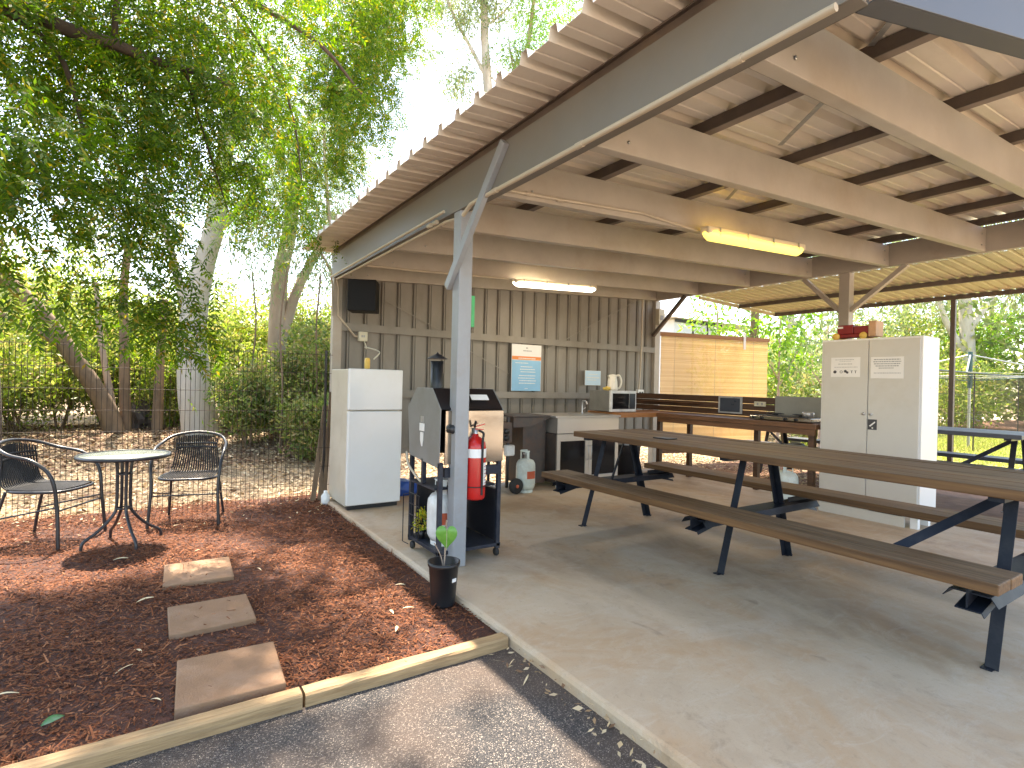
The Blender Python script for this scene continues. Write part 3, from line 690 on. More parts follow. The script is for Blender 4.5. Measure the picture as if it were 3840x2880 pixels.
# shield plate on the end panel
MB().prism([(X0-.003,y,z) for y,z in ((3.60,1.0),(3.655,1.0),(3.655,.955),(3.60,.955))],(.002,0,0)).build('maker_plate',K['alu'],t)
MB().prism([(X0-.004,y,z) for y,z in ((3.585,.95),(3.67,.95),(3.67,.895),(3.585,.895))],(.002,0,0)).build('maker_plate',K['white'],t)
MB().prism([(X0-.004,y,z) for y,z in ((3.60,.885),(3.655,.885),(3.655,.83),(3.63,.785),(3.615,.785),(3.60,.83))],(.002,0,0)).build('maker_plate',K['white'],t)
mb=MB(); mb.lathe([(.028,0),(.032,.03),(.02,.045),(0,.045)],(1.70,3.325,.93),14,mat=Matrix.Rotation(PI/2,3,'X')); mb.build('control_knob',K['black'],t)
mb=MB()
mb.lathe([(.050,1.19),(.050,1.405),(.047,1.405),(.047,1.2)],(1.79,3.76,0),18); mb.build('chimney',K['black'],t)
MB().lathe([(0,1.475),(.012,1.46),(.078,1.425),(.078,1.420),(0,1.43)],(1.79,3.76,0),18).build('chimney_cap',K['blackst'],t)
for x,y in ((X0+.015,3.35),(X1-.02,3.35),(X0+.015,3.83),(X1-.02,3.83),(X0+.015,3.62)):
    z1=.70; z0=.06 if y!=3.62 else .52
    B(x-.015,x+.015,y-.015,y+.015,z0,z1).build('leg',K['bbqpaint'],t,bev=.002)
B(X0,X1,3.335,3.85,.075,.100).build('bottom_shelf',K['bbqpaint'],t,bev=.003)
B(X0+.005,X1-.005,3.42,3.85,.500,.515).build('middle_shelf',K['bbqpaint'],t)
B(X1-.03,X1-.002,3.37,3.84,.11,.48).build('side_panel',K['blackst'],t)
B(X0+.05,X1-.05,3.80,3.812,.11,.48).build('back_panel',K['blackst'],t)
B(X0+.04,X1-.02,3.33,3.36,.60,.665).build('drip_rail',K['bbqpaint'],t)
mb=MB()
for y in np.linspace(3.66,3.83,5): mb.tube([(X0,y,.10),(X0,y,.42)],.003,5)
for z in (.18,.26,.34,.42): mb.tube([(X0,3.64,z),(X0,3.84,z)],.003,5)
mb.tube([(X0-.02,3.8,.42),(X0-.035,3.86,.40),(X0-.035,3.86,.05),(X0,3.83,.03)],.004,5)
mb.build('wire_side',K['blackst'],t)
for x,y in ((X0+.02,3.37),(X1-.02,3.36),(X0+.02,3.80),(X1-.02,3.80)):
    MB().lathe([(.0,-.012),(.026,-.012),(.03,0),(.026,.012),(0,.012)],(x,y,.031),14,mat=Matrix.Rotation(PI/2,3,'Y')).build('caster',K['rubber'],t)
# gas bottle function
def gasbottle(label,loc,r,h,mt,lab=True,handle=True,ang=0):
    t=thing('gas_bottle',label,'gas bottle',loc,ang)
    MB().lathe([(0,.03),(r*.80,.03),(r*.97,.07),(r,.11),(r,h*.60),(r*.96,h*.69),(r*.78,h*.76),(r*.35,h*.80),(0,h*.81)],(0,0,0),28).build('tank',K[mt],t,local=True)
    MB().lathe([(r*.78,0),(r*.78,.045),(r*.74,.045),(r*.74,0)],(0,0,0),24).build('foot_ring',K[mt],t,local=True)
    mb=MB(); mb.lathe([(0,h*.80),(.018,h*.80),(.018,h*.90),(.03,h*.90),(.03,h*.93),(0,h*.93)],(0,0,0),12); mb.build('valve',K['alu'],t,local=True)
    if handle:
        mb=MB()
        for a in (.6,2.6,4.2): mb.beam((r*.55*math.cos(a),r*.55*math.sin(a),h*.76),(r*.55*math.cos(a),r*.55*math.sin(a),h*.97),.03,.006,up=(math.cos(a),math.sin(a),0))
        mb.tube([(r*.55*math.cos(a),r*.55*math.sin(a),h*.985) for a in np.linspace(.4,4.5,16)],.009,6)
        mb.build('collar_handle',K[mt],t,local=True)
    if lab:
        vs=[];fs=[];k=8
        for zz in (h*.34,h*.52):
            for j in range(k+1):
                a=-PI/2-.75+1.1*j/k; vs.append(((r+.002)*math.cos(a),(r+.002)*math.sin(a),zz))
        fs=[(j,j+1,k+1+j+1,k+1+j) for j in range(k)]
        MB().add(vs,fs,0,True).build('label',K['label'],t,local=True)
    return t
gasbottle('white gas bottle with orange label inside the barbecue cart behind the post',(1.76,3.52,.101),.125,.46,'cylw')
mb=MB(); mb.tube(spline([(1.60,3.86,.72),(1.60,3.80,.62),(1.66,3.66,.50),(1.75,3.54,.46),(1.77,3.53,.42)]),.009,7)
tag(mb.build('gas_hose',K['conduit']),'beige gas hose hanging from the barbecue to its gas bottle','hose')
# small things
t=thing('potted_flowers','small yellow green flowers in the cart wire rack','plant',(1.66,3.68,.10))
p,u=clump([(1.665,3.70,.23,.035,.08)],20,14,.012); fastmesh('flowers',leafquads(p,u+rng.normal(size=p.shape),.028,.012),4,leafmat('flower leaves',[(.12,.22,.04),(.5,.5,.05),(.6,.35,.04)]),t)
MB().lathe([(0,0),(.02,0),(.026,.06),(.02,.06),(.018,.01),(0,.01)],(1.665,3.70,.10),12).build('pot',K['black'],t)
# blue tarp lump
def lump(name,label,cat,c,r,mt,seed=1,sub=3,flat=.6):
    me=bpy.data.meshes.new(name); import bmesh
    bm=bmesh.new(); bmesh.ops.create_icosphere(bm,subdivisions=sub,radius=1)
    rr=random.Random(seed); ph=[rr.uniform(0,6) for _ in range(6)]
    for v in bm.verts:
        c_=v.co; k=1+.18*math.sin(3*c_.x+ph[0])*math.cos(4*c_.y+ph[1])+.12*math.sin(7*c_.z+ph[2]+5*c_.x)+.08*math.sin(11*c_.y+ph[3])
        v.co=V((c_.x*r[0]*k,c_.y*r[1]*k,c_.z*r[2]*k))
    for f in bm.faces: f.smooth=(mt!='rock')
    bm.to_mesh(me); bm.free(); me.materials.append(K[mt]); o=bpy.data.objects.new(name,me); C.objects.link(o); o.location=c
    return tag(o,label,cat)
lump('blue_tarp','crumpled blue tarp on the slab right of the fridge','tarp',(2.32,5.70,.07),(.26,.12,.09),'bluepl',3)
lump('blue_bag','blue cloth bag hanging behind the barbecue','bag',(2.30,5.9,.99),(.05,.03,.09),'bluepl',5)
lump('blue_bag','blue plastic bag slumped behind the barbecue gas bottle','bag',(2.62,5.35,.10),(.10,.08,.10),'bluepl',9)

# ------------------------------------------------------------------ fire extinguisher and post signs
t=thing('fire_extinguisher','red fire extinguisher with white bands hung on the right side of the grey post','fire extinguisher',(1.885,3.31,.44))
MB().lathe([(0,.445),(.066,.445),(.074,.46),(.075,.50),(.075,.80),(.070,.835),(.045,.865),(.022,.88),(.02,.895),(0,.895)],(1.88,3.31,0),28).build('cylinder',K['red'],t)
vs=[];k=14
def wrap(z0,z1,a0,a1,r,mt,nm):
    vs=[];
    for zz in (z0,z1):
        for j in range(k+1):
            a=a0+(a1-a0)*j/k; vs.append((1.88+r*math.cos(a),3.31+r*math.sin(a),zz))
    MB().add(vs,[(j,j+1,k+2+j,k+1+j) for j in range(k)],0,True).build(nm,K[mt],t)
wrap(.735,.795,-2.9,-.1,.0765,'paper','white_band')
wrap(.545,.70,-1.35,-.45,.0765,'paper','instruction_label')
mb=MB()
for z in (.56,.58,.60,.625,.65,.675):
    for a in (-1.1,-.9,-.7): mb.tube([(1.88+.0775*math.cos(a+q),3.31+.0775*math.sin(a+q),z) for q in (0,.07,.13)],.0022,4)
mb.build('label_print',K['red'],t)
mb=MB(); mb.lathe([(.014,.885),(.016,.93),(0,.935)],(1.88,3.31,0),10); mb.build('valve',K['alu'],t)
mb=MB(); mb.beam((1.87,3.30,.945),(1.93,3.27,.965),.018,.006); mb.beam((1.87,3.30,.93),(1.925,3.28,.925),.018,.006); mb.build('lever',K['red'],t)
mb=MB(); mb.beam((1.865,3.30,.94),(1.862,3.28,.985),.014,.01,up=(1,0,0)); mb.build('gauge',K['black'],t)
mb=MB(); mb.tube(spline([(1.89,3.285,.92),(1.905,3.245,.90),(1.893,3.232,.84),(1.893,3.232,.6),(1.895,3.236,.48)]),.0085,8); mb.build('hose',K['rubber'],t)
mb=MB(); mb.tube([(1.88+.078*math.cos(a),3.31+.078*math.sin(a),.535) for a in np.linspace(0,2*PI,24)[:-1]],.004,5,closed=True); mb.build('strap',K['black'],t)
B(1.801,1.812,3.285,3.34,.50,.86).build('wall_bracket',K['black'],t)
tag(B(1.801,1.838,3.29,3.365,1.63,1.845).build('green_sign',K['green'],bev=.002),'green sign fixed edge on to the right side of the grey post','sign')

# potted elephant ear
t=thing('potted_plant','black plastic nursery pot with one heart shaped leaf at the foot of the post','potted plant',(1.425,2.845,-.035))
MB().lathe([(0,0),(.066,0),(.069,.01),(.086,.225),(.093,.228),(.094,.25),(.086,.25),(.083,.20),(.0,.20)],(0,0,0),32).build('pot',K['black'],t,local=True)
MB().lathe([(0,.195),(.083,.193)],(0,0,0),24).build('soil',K['soil'],t,local=True)
wv=V((sy,cy,0))
MB().obox(V((.03,-.076,.155)),(.032,.002,.020),Matrix.Rotation(math.radians(20),3,'Z')).build('price_label',K['paper'],t,local=True)
mb=MB(); mb.tube(spline([(0,0,.19),(.008,.004,.30),(.012,.01,.42),(.01,-.005,.485)]),[.006]*24+[.004],6) if False else mb.tube(spline([(0,0,.19),(.008,.004,.30),(.012,.01,.42),(.01,-.005,.485)]),.0045,6)
mb.tube(spline([(0,0,.19),(-.02,0,.28),(-.06,.01,.36)]),.003,5); mb.build('stem',K['bark_pink'],t,local=True)
def heart(cx,cz,w,h):
    pts=[]
    for k_ in range(40):
        a=2*PI*k_/40; x=16*math.sin(a)**3/16; z=(13*math.cos(a)-5*math.cos(2*a)-2*math.cos(3*a)-math.cos(4*a))/17
        pts.append((x*w,z*h))
    return pts
hp=heart(0,0,.062,.085); vs=[(0,0,0)]; ctr=V((.005,-.02,.40))
rx=rt; 
fs=[]
for x,z in hp: vs.append(tuple(rx*x*(1)+V((0,0,1))*z - wv*(.35*abs(x)+.0) ))
vs[0]=tuple(V((0,0,.02))+wv*.004)
mb=MB(); mb.add([ctr+V(v) for v in vs],[(0,1+i,1+(i+1)%40) for i in range(40)],0,True); o=mb.build('leaf',K['tropical'],t,local=True); s_=o.modifiers.new('t','SOLIDIFY'); s_.thickness=.001
mb=MB(); mb.tube([ctr+V((0,0,.045))-wv*.003,ctr+V((0,0,-.085))-wv*.004],.0014,5); mb.build('leaf_vein',K['conduit'],t,local=True)

# ------------------------------------------------------------------ old side burner with wheels left of the sink
t=thing('old_side_burner','rusty dark side burner cabinet with shelf standing left of the sink','burner',(3.7,5.45,0))
B(3.50,4.07,5.30,5.78,.855,.872).build('top',K['rust'],t)
MB().prism([(3.5,5.28,.85),(4.05,5.28,.85),(3.72,5.28,.74),(3.5,5.28,.74)],(0,.02,0)).build('front_flap',K['rust'],t)
B(3.72,4.06,5.40,5.76,.04,.84).build('cabinet',K['rust'],t,bev=.004)
for x,y in ((3.45,5.32),(3.45,5.74),): B(x-.014,x+.014,y-.014,y+.014,.04,.86).build('leg',K['blackst'],t)
mb=MB(); 
for z in (.62,.70): mb.lathe([(0,0),(.035,0),(.035,.02),(0,.02)],(3.40,5.28,z),14,mat=Matrix.Rotation(PI/2,3,'X'))
mb.build('knob',K['black'],t)
B(3.32,3.5,5.30,5.7,.56,.80).build('control_panel',K['rust'],t,bev=.01)
MB().lathe([(0,-.03),(.075,-.03),(.088,-.015),(.088,.015),(.075,.03),(0,.03)],(3.46,5.14,.088),24,mat=Matrix.Rotation(PI/2,3,'X')).build('wheel',K['rubber'],t)
MB().lathe([(0,-.034),(.02,-.034),(.02,.034),(0,.034)],(3.46,5.14,.088),12,mat=Matrix.Rotation(PI/2,3,'X')).build('wheel_hub',K['label'],t)
gasbottle('pale green gas bottle with open white handle standing left of the sink',(3.63,5.20,0),.112,.48,'cyl',ang=.3)
tag(B(3.40,3.52,5.26,5.34,.41,.54).build('white_can',K['cylw'],bev=.02),'small white container hanging by the old side burner','container')

# ------------------------------------------------------------------ sink unit
t=thing('sink_unit','stainless steel sink cabinet with two glass doors against the back wall','sink',(4.6,5.5,0))
B(4.05,5.12,5.185,5.84,.845,.870).build('bench_top',K['stainw'],t,bev=.004)
B(4.085,5.095,5.20,5.80,.655,.844).build('drawer_panel',K['stainw'],t,bev=.003)
def doorf(x0,x1):
    o=MB(); a=.052
    o.box(x0,x1,5.20,5.225,.56,.648); o.box(x0,x1,5.20,5.225,.05,.12); o.box(x0,x0+a,5.20,5.225,.121,.559); o.box(x1-a,x1,5.20,5.225,.121,.559)
    d=o.build('door',K['stainw'],t,bev=.002); B(x0+a,x1-a,5.212,5.218,.121,.559).build('glass',K['glass'],d)
    return d
d1=doorf(4.085,4.585); d2=doorf(4.592,5.095)
for x,dd in ((4.565,d1),(4.612,d2)):
    MB().tube([(x,5.20,.50),(x,5.172,.49),(x,5.172,.33),(x,5.20,.32)],.006,6).build('handle',K['alu'],dd)
B(4.085,4.095,5.226,5.80,.05,.648).build('side_panel',K['rust'],t); B(5.085,5.095,5.226,5.80,.05,.648).build('side_panel',K['stainw'],t)
B(4.096,5.084,5.79,5.80,.05,.648).build('back_panel',K['black'],t)
for x in (4.11,5.07): B(x-.012,x+.012,5.21,5.235,0,.05).build('foot',K['white'],t)
MB().lathe([(.16,.8715),(.165,.875),(.15,.875),(.13,.872),(.12,.8712)],(4.66,5.46,0),28).build('basin_rim',K['alu'],t)
mb=MB(); mb.tube(spline([(4.86,5.66,.87),(4.86,5.66,.99),(4.85,5.63,1.04),(4.83,5.55,1.03),(4.82,5.52,1.0)]),.011,8); mb.tube([(4.86,5.66,.92),(4.89,5.62,.95)],.008,6)
mb.build('tap',K['alu'],t)

# L shaped timber counter and backboard
t=thing('timber_counter','L shaped dark timber counter along the right side of the shed','counter',(6.1,4.3,0))
B(5.80,6.39,3.03,5.195,.840,.895).build('counter_top',K['benchwood'],t,bev=.004)
B(5.13,6.39,5.20,5.85,.835,.895).build('corner_top',K['orangewood_lit'],t,bev=.004)
B(5.815,5.845,3.05,5.19,.775,.838).build('front_rail',K['benchwood'],t)
for x,y in ((6.30,5.03),(6.32,4.02),(6.30,3.10),(5.87,3.10),(5.9,5.22),(5.25,5.75)):
    B(x-.03,x+.03,y-.03,y+.03,0,.835).build('leg',K['darkwoodY'],t,bev=.003)
MB().beam((5.86,3.6,.80),(5.86,3.16,.42),.02,.02).build('brace',K['blackst'],t)
mb=MB()
for z0,z1 in ((.90,.975),(.981,1.06),(1.066,1.148)): mb.box(6.40,6.425,3.12,6.26,z0,z1)
mb.build('backboard',K['darkwoodY'],t,bev=.002)
mb=MB(); mb.box(6.33,6.398,4.95,6.0,1.032,1.040); mb.build('ledge',K['benchwood'],t)
t2=thing('framed_panel','small dark framed panel leaning on the counter backboard','panel',(6.38,4.46,.93))
B(6.384,6.396,4.285,4.640,.925,1.145).build('frame',K['alu'],t2); B(6.379,6.383,4.315,4.610,.945,1.125).build('pane',K['panel'],t2)
t2=thing('power_outlet','cream double power outlet on the counter backboard','power outlet',(6.38,4.03,1.0))
B(6.375,6.397,3.96,4.11,1.035,1.095).build('outlet_box',K['cream'],t2,bev=.004); B(6.370,6.374,3.99,4.01,1.055,1.08).build('switch',K['inkgrey'],t2); B(6.370,6.374,4.05,4.07,1.055,1.08).build('switch',K['inkgrey'],t2)
tag(B(6.386,6.397,3.13,3.835,.915,1.172).build('splash_sheet',K['greysplash']),'plain grey splash sheet behind the gas cooktop','splash sheet')
t2=thing('gas_cooktop','portable gas cooktop with steel edge on the timber counter','cooktop',(6.08,3.5,.90))
B(5.90,6.28,3.14,3.86,.905,.945).build('base',K['stain'],t2,bev=.005); B(5.93,6.26,3.18,3.82,.946,.952).build('plate',K['blackst'],t2)
for y in (3.34,3.66):
    mb=MB(); mb.tube([(6.1+.09*math.cos(a),y+.09*math.sin(a),.972) for a in np.linspace(0,2*PI,18)[:-1]],.005,5,closed=True)
    for a in (0,PI/2,PI,1.5*PI): mb.beam((6.1+.03*math.cos(a),y+.03*math.sin(a),.972),(6.1+.11*math.cos(a),y+.11*math.sin(a),.972),.008,.008)
    mb.lathe([(0,.953),(.035,.953),(.035,.966),(0,.966)],(6.1,y,0),14); mb.build('burner',K['black'],t2)
mb=MB(); 
for y in (3.3,3.42,3.7,3.8): mb.lathe([(0,0),(.016,0),(.016,.018),(0,.018)],(5.90,y,.925),10,mat=Matrix.Rotation(-PI/2,3,'Y'))
mb.build('knob',K['black'],t2)
MB().lathe([(0,.955),(.055,.955),(.062,1.0),(.055,1.012),(0,1.015)],(6.0,3.22,0),18).build('pan_lid',K['alu'],t2)

# microwave + kettle
t=thing('microwave','silver fronted microwave oven on the counter corner under the kettle','microwave',(5.33,5.55,.9))
B(5.09,5.56,5.385,5.78,.905,1.185).build('case',M('grey case',(.16,.155,.135),rough=.45),t,bev=.006)
B(5.088,5.562,5.35,5.384,.903,1.187).build('front_frame',M('silver plastic',(.62,.62,.60),rough=.3),t,bev=.004)
B(5.12,5.42,5.345,5.349,.94,1.15).build('door_glass',K['glass'],t); B(5.43,5.54,5.345,5.349,.94,1.15).build('control_panel',K['black'],t)
t=thing('kettle','white electric jug kettle on top of the microwave','kettle',(5.30,5.55,1.187))
MB().lathe([(0,0),(.070,0),(.074,.02),(.066,.12),(.052,.20),(.045,.215),(0,.225)],(0,0,0),24).build('body',K['kettle'],t,local=True)
MB().tube(spline([(.045,-.01,.20),(.10,-.03,.205),(.128,-.04,.13),(.112,-.035,.05),(.072,-.02,.02)]),.014,8).build('handle',K['kettle'],t,local=True)
MB().prism([(-.05,-.015,.15),(-.05,-.015,.205),(-.085,-.015,.205)],(0,.03,0)).build('spout',K['kettle'],t,local=True)
lump('yellow_cloth','yellow cloth lying on the microwave left of the kettle','cloth',(5.205,5.55,1.21),(.055,.05,.028),'cloth',4)
t=thing('storage_tub','dark plastic tub under the counter right of the sink','tub',(5.6,5.6,0))
MB().lathe([(0,0),(.15,0),(.18,.40),(.19,.41),(.18,.42),(.0,.42)],(5.62,5.55,0),20).build('tub',K['blackst'],t)
MB().lathe([(0,.425),(.17,.43),(.12,.47),(0,.48)],(5.62,5.55,0),20).build('lid',K['inkgrey'],t)
tag(B(5.08,5.12,5.1,5.16,.42,.50).build('white_cup',K['white'],bev=.01),'small white cup under the counter','cup') if False else None

# bamboo blind (along the skewed back line)
P0=V((7.17,6.385,0)); dF=V((.972,-.235,0)).normalized(); nF=V((dF.y,-dF.x,0))
t=thing('bamboo_blind','yellow bamboo roller blind glowing in the sun right of the back wall','blind',tuple(P0+V((0,0,2.18))))
def oq(mb,s0,s1,z0,z1,th,off=0,m=0):
    a=P0+dF*s0+nF*off; b=P0+dF*s1+nF*off
    mb.prism([a+V((0,0,z0)),b+V((0,0,z0)),b+V((0,0,z1)),a+V((0,0,z1))],-nF*th if th else nF*.001,m)
mb=MB(); z=.30
while z<2.12:
    oq(mb,.02+random.uniform(0,.004),2.33+random.uniform(0,.006),z,z+.0128,.003); z+=.0140
mb.build('slats',K['blind'],t)
mb=MB(); oq(mb,0,2.36,2.12,2.185,.05,.02); mb.build('head_rail',M('blind pelmet',(.30,.13,.045),rough=.6,stretch=(1,1,30)),t)
mb=MB()
for s in (.3,1.15,2.0): oq(mb,s,s+.006,.3,2.12,.002,.004)
mb.build('cord',K['conduit'],t)
mb=MB(); oq(mb,1.75,1.80,1.96,2.26,.01,.03); mb.build('white_tag',K['paper'],t)
tag(MB().beam(tuple(P0+dF*.0+V((0,.08,.17))),tuple(P0+dF*3.0+V((0,.08,.17))),.04,.12).build('ground_rail',K['benchwood']),'low brown timber rail on the ground behind the bamboo blind','rail')
# steel cupboard
t=thing('steel_cupboard','tall grey white steel cupboard with two doors and paper notices','cupboard',(6.0,2.56,0))
ya,yb=2.105,3.005; xf=5.84; zt_=1.775
B(xf,6.20,ya,yb,.10,zt_).build('cabinet',K['cupside_skylit'],t,bev=.004)
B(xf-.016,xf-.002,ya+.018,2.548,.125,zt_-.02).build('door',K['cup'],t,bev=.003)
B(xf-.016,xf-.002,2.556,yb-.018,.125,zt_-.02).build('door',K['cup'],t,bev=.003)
B(xf,xf+.02,ya+.12,yb,.0,.098).build('kick_plate',K['cup'],t)
B(xf-.004,xf-.001,ya+.14,ya+.42,.100,.122).build('black_strip',K['black'],t)  # plain black strip just below the door bottom
for y in (ya+.05,yb-.05): B(xf+.02,xf+.07,y-.03,y+.03,0,.099).build('foot',K['white'],t)
B(6.12,6.17,ya+.03,ya+.09,0,.099).build('foot',K['white'],t)
for y in (2.52,2.585): MB().lathe([(0,0),(.014,0),(.014,.006),(.006,.008),(.006,.016),(0,.016)],(xf-.017,y,1.035),12,mat=Matrix.Rotation(-PI/2,3,'Y')).build('lock',K['alu'],t)
mb=MB(); mb.lathe([(0,0),(.004,0),(.004,.003),(0,.003)],(6.0,ya-.001,1.3),8,mat=Matrix.Rotation(PI/2,3,'X')); mb.lathe([(0,0),(.004,0),(.004,.003),(0,.003)],(6.15,ya-.001,1.3),8,mat=Matrix.Rotation(PI/2,3,'X')); mb.build('rivet',K['inkgrey'],t)
def notice(label,y0,y1,z0,z1,lines,icons=False):
    t=thing('paper_notice',label,'notice',(xf-.018,(y0+y1)/2,z0))
    B(xf-.0188,xf-.0170,y0,y1,z0,z1).build('sheet',K['paper'],t)
    mb=MB()
    for a,b,zc,h in lines:
        yy=y1-(y1-y0)*a; ye=y1-(y1-y0)*b; zz=z0+(z1-z0)*zc
        while yy>ye+.003:
            w=min(random.uniform(.006,.022),yy-ye); mb.box(xf-.0200,xf-.0192,yy-w,yy,zz-h/2,zz+h/2); yy-=w+.004
    mb.build('print',K['inkgrey'],t)
    if icons:
        mb=MB(); z=z0+(z1-z0)*.26
        rm_=Matrix.Rotation(-PI/2,3,'Y')
        mb.lathe([(0,0),(.016,0),(.016,.0006),(0,.0006)],(xf-.0190,y1-.04,z),16,mat=rm_)
        mb.lathe([(.010,0),(.014,0),(.014,.0006),(.010,.0006)],(xf-.0190,y1-.10,z),16,mat=rm_)
        mb.lathe([(0,0),(.014,0),(.014,.0006),(0,.0006)],(xf-.0190,y1-.14,z+.006),16,mat=rm_); mb.lathe([(0,0),(.012,0),(.012,.0006),(0,.0006)],(xf-.0190,y1-.158,z-.006),16,mat=rm_)
        for yy in (y1-.20,y1-.235): mb.box(xf-.0200,xf-.0192,yy-.003,yy+.003,z-.014,z+.012); mb.box(xf-.0200,xf-.0192,yy-.011,yy+.011,z+.008,z+.012)
        mb.build('symbols',K['ink'],t)
notice('white paper notice with a row of black symbols on the left cupboard door',2.625,2.902,1.395,1.592,[(.15,.8,.88,.005),(.3,.7,.8,.004),(.25,.75,.66,.006),(.12,.92,.50,.005)],True)
notice('white paper notice with plain text lines on the right cupboard door',2.250,2.530,1.382,1.588,[(.1,.9,.88,.009),(.08,.92,.78,.009),(.1,.9,.68,.009),(.15,.85,.58,.009),(.25,.7,.48,.008),(.1,.92,.25,.006)])
t=thing('door_sticker','square black sticker with a white hand shape beside the cupboard locks','sticker',(xf-.018,2.51,.88))
B(xf-.0188,xf-.0170,2.465,2.545,.885,.985).build('sheet',K['ink'],t)
mb=MB(); mb.prism([(xf-.0192,2.535,.92),(xf-.0192,2.52,.915),(xf-.0192,2.478,.955),(xf-.0192,2.482,.968)],(-.0008,0,0)); mb.lathe([(0,0),(.008,0),(.008,.0006),(0,.0006)],(xf-.0190,2.503,.902),12,mat=Matrix.Rotation(-PI/2,3,'Y')); mb.build('symbol',K['paper'],t)

# toy truck
t=thing('toy_truck','red wooden toy truck with yellow wheels on top of the cupboard','toy truck',(5.98,2.78,1.776))
yo=2.94
K['truckred']=M('truck red',(.22,.010,.012),rough=.4)
B(5.94,6.06,yo-.34,yo-.02,1.80,1.835).build('chassis',K['truckred'],t,bev=.004)
B(5.93,6.07,yo-.19,yo-.035,1.836,1.93).build('bonnet',K['truckred'],t,bev=.008)
B(5.932,6.068,yo-.333,yo-.195,1.8365,1.912).build('load_bed',K['truckred'],t,bev=.005)
B(5.92,6.08,yo-.405,yo-.335,1.80,1.955).build('cab',M('toy wood',(.52,.30,.17),rough=.5),t,bev=.006)
B(5.927,5.929,yo-.095,yo-.04,1.895,1.915).build('window',K['paper'],t)
for y in (yo-.03,yo-.29):
    for x in (5.925,6.075): MB().lathe([(0,-.010),(.034,-.010),(.037,0),(.034,.010),(0,.010)],(x,y,1.813),18,mat=Matrix.Rotation(PI/2,3,'Y')).build('wheel',K['yellow'],t)
gasbottle('gas bottle on the floor between the counter leg and the cupboard',(5.68,3.28,0),.13,.48,'cyl',lab=False,ang=1)

# ------------------------------------------------------------------ picnic tables
def picnic(label,dx,dy,top,steel):
    t=thing('picnic_table',label,'picnic table',(3.63+dx,2.29+dy,0),group='long picnic tables')
    o=lambda x,y,z:(x+dx,y+dy,z)
    def planks(x0,x1,k,y0,y1,z0,z1,nm):
        mb=MB(); w=(x1-x0)/k
        for i in range(k): mb.box(x0+i*w+.003+dx,x0+(i+1)*w-.003+dx,y0+random.uniform(-.004,.004)+dy,y1+random.uniform(-.004,.004)+dy,z0,z1+random.uniform(-.001,.001))
        mb.build(nm,top,t,bev=.005)
    planks(3.185,4.055,6,.745,3.83,.785,.832,'table_top')
    planks(2.835,3.13,2,.745,3.825,.443,.490,'bench_seat'); planks(4.10,4.39,2,.745,3.825,.443,.490,'bench_seat')
    for y in (.865,2.29,3.69):
        for xa,xb in ((3.215,3.455),(4.045,3.805)):
            mb=MB(); sg=1 if xb>xa else -1
            p=V(o(xa,y,0)); q=V(o(xb,y,.785))
            mb.beam(p,q,.050,.006,up=(1,0,0)); mb.beam(p+V((sg*.024,.024,0)),q+V((sg*.024,.024,0)),.006,.05,up=(1,0,0))
            mb.build('leg',steel,t,bev=.001)
            B(xa-.032+dx,xa+.032+dx,y-.01+dy,y+.034+dy,0.001,.006).build('foot_plate',steel,t)
        mb=MB()
        mb.prism([o(2.93,y-.07,.40),o(2.93,y+.07,.40),o(4.29,y+.07,.40),o(4.29,y-.07,.40)],(0,0,.006))
        for s_ in (-1,1): mb.prism([o(2.93,y+.07*s_,.404),o(4.29,y+.07*s_,.404),o(4.29,y+.095*s_,.366),o(2.93,y+.095*s_,.366)],(0,.004,0))
        mb.build('cross_member',steel,t)
        for xa,xb in ((2.90,3.20),(4.32,4.02)):
            mb=MB(); mb.prism([o(xa,y,.440),o(xb,y,.440),o(xb,y,.41),o(xa,y,.345)],(0,.006,0))
            mb.prism([o(xa,y-.045,.340),o(xa,y+.045,.340),o(xb,y+.045,.405),o(xb,y-.045,.405)],(0,0,-.006))
            mb.prism([o(xa,y-.045,.340),o(xb,y-.045,.405),o(xb,y-.055,.385),o(xa,y-.055,.320)],(0,-.004,0))
            mb.build('seat_bracket',steel,t)
        B(3.22+dx,4.02+dx,y-.03+dy,y+.03+dy,.762,.785).build('top_bearer',steel,t)
    MB().beam(o(3.63,.93,.745),o(3.14,1.27,.435),.045,.008,up=(1,0,0)).build('brace',steel,t)
    MB().beam(o(3.63,3.63,.745),o(3.14,3.29,.435),.045,.008,up=(1,0,0)).build('brace',steel,t)
    return t
picnic('long brown timber picnic table with dark steel legs on the concrete slab',0,0,K['deck'],K['bluest'])
picnic('grey painted picnic table standing right of the steel cupboard under the lean to roof',4.4,1.1,K['greytable'],K['blackst'])
o=B(3.40,3.52,2.93,3.08,.834,.842).build('phone',K['black'],bev=.003); tag(o,'flat black phone lying on the timber table top','phone')

# ------------------------------------------------------------------ garden table and chairs
t=thing('garden_table','small round glass topped garden table with black curved legs','table',(-.17,5.08,-.035))
MB().lathe([(0,.668),(.285,.668),(.285,.674),(0,.674)],(0,0,0),48).build('glass_top',K['tglass'],t,local=True)
MB().lathe([(.283,.655),(.300,.655),(.305,.667),(.300,.680),(.283,.680),(.283,.655)],(0,0,0),48).build('rim',K['tubest'],t,local=True)
for k_ in range(4):
    a=math.radians(20+90*k_); c_,s__=math.cos(a),math.sin(a)
    pr=[(.055,.655),(.045,.55),(.045,.30),(.07,.22),(.16,.12),(.245,.06),(.262,0)]
    MB().tube(spline([(r*c_,r*s__,z) for r,z in pr],5),.011,8).build('leg',K['tubest'],t,local=True)
for z in (.53,.27):
    MB().tube([(.046*math.cos(a),.046*math.sin(a),z) for a in np.linspace(0,2*PI,16)[:-1]],.007,6,closed=True).build('leg_ring',K['tubest'],t,local=True)
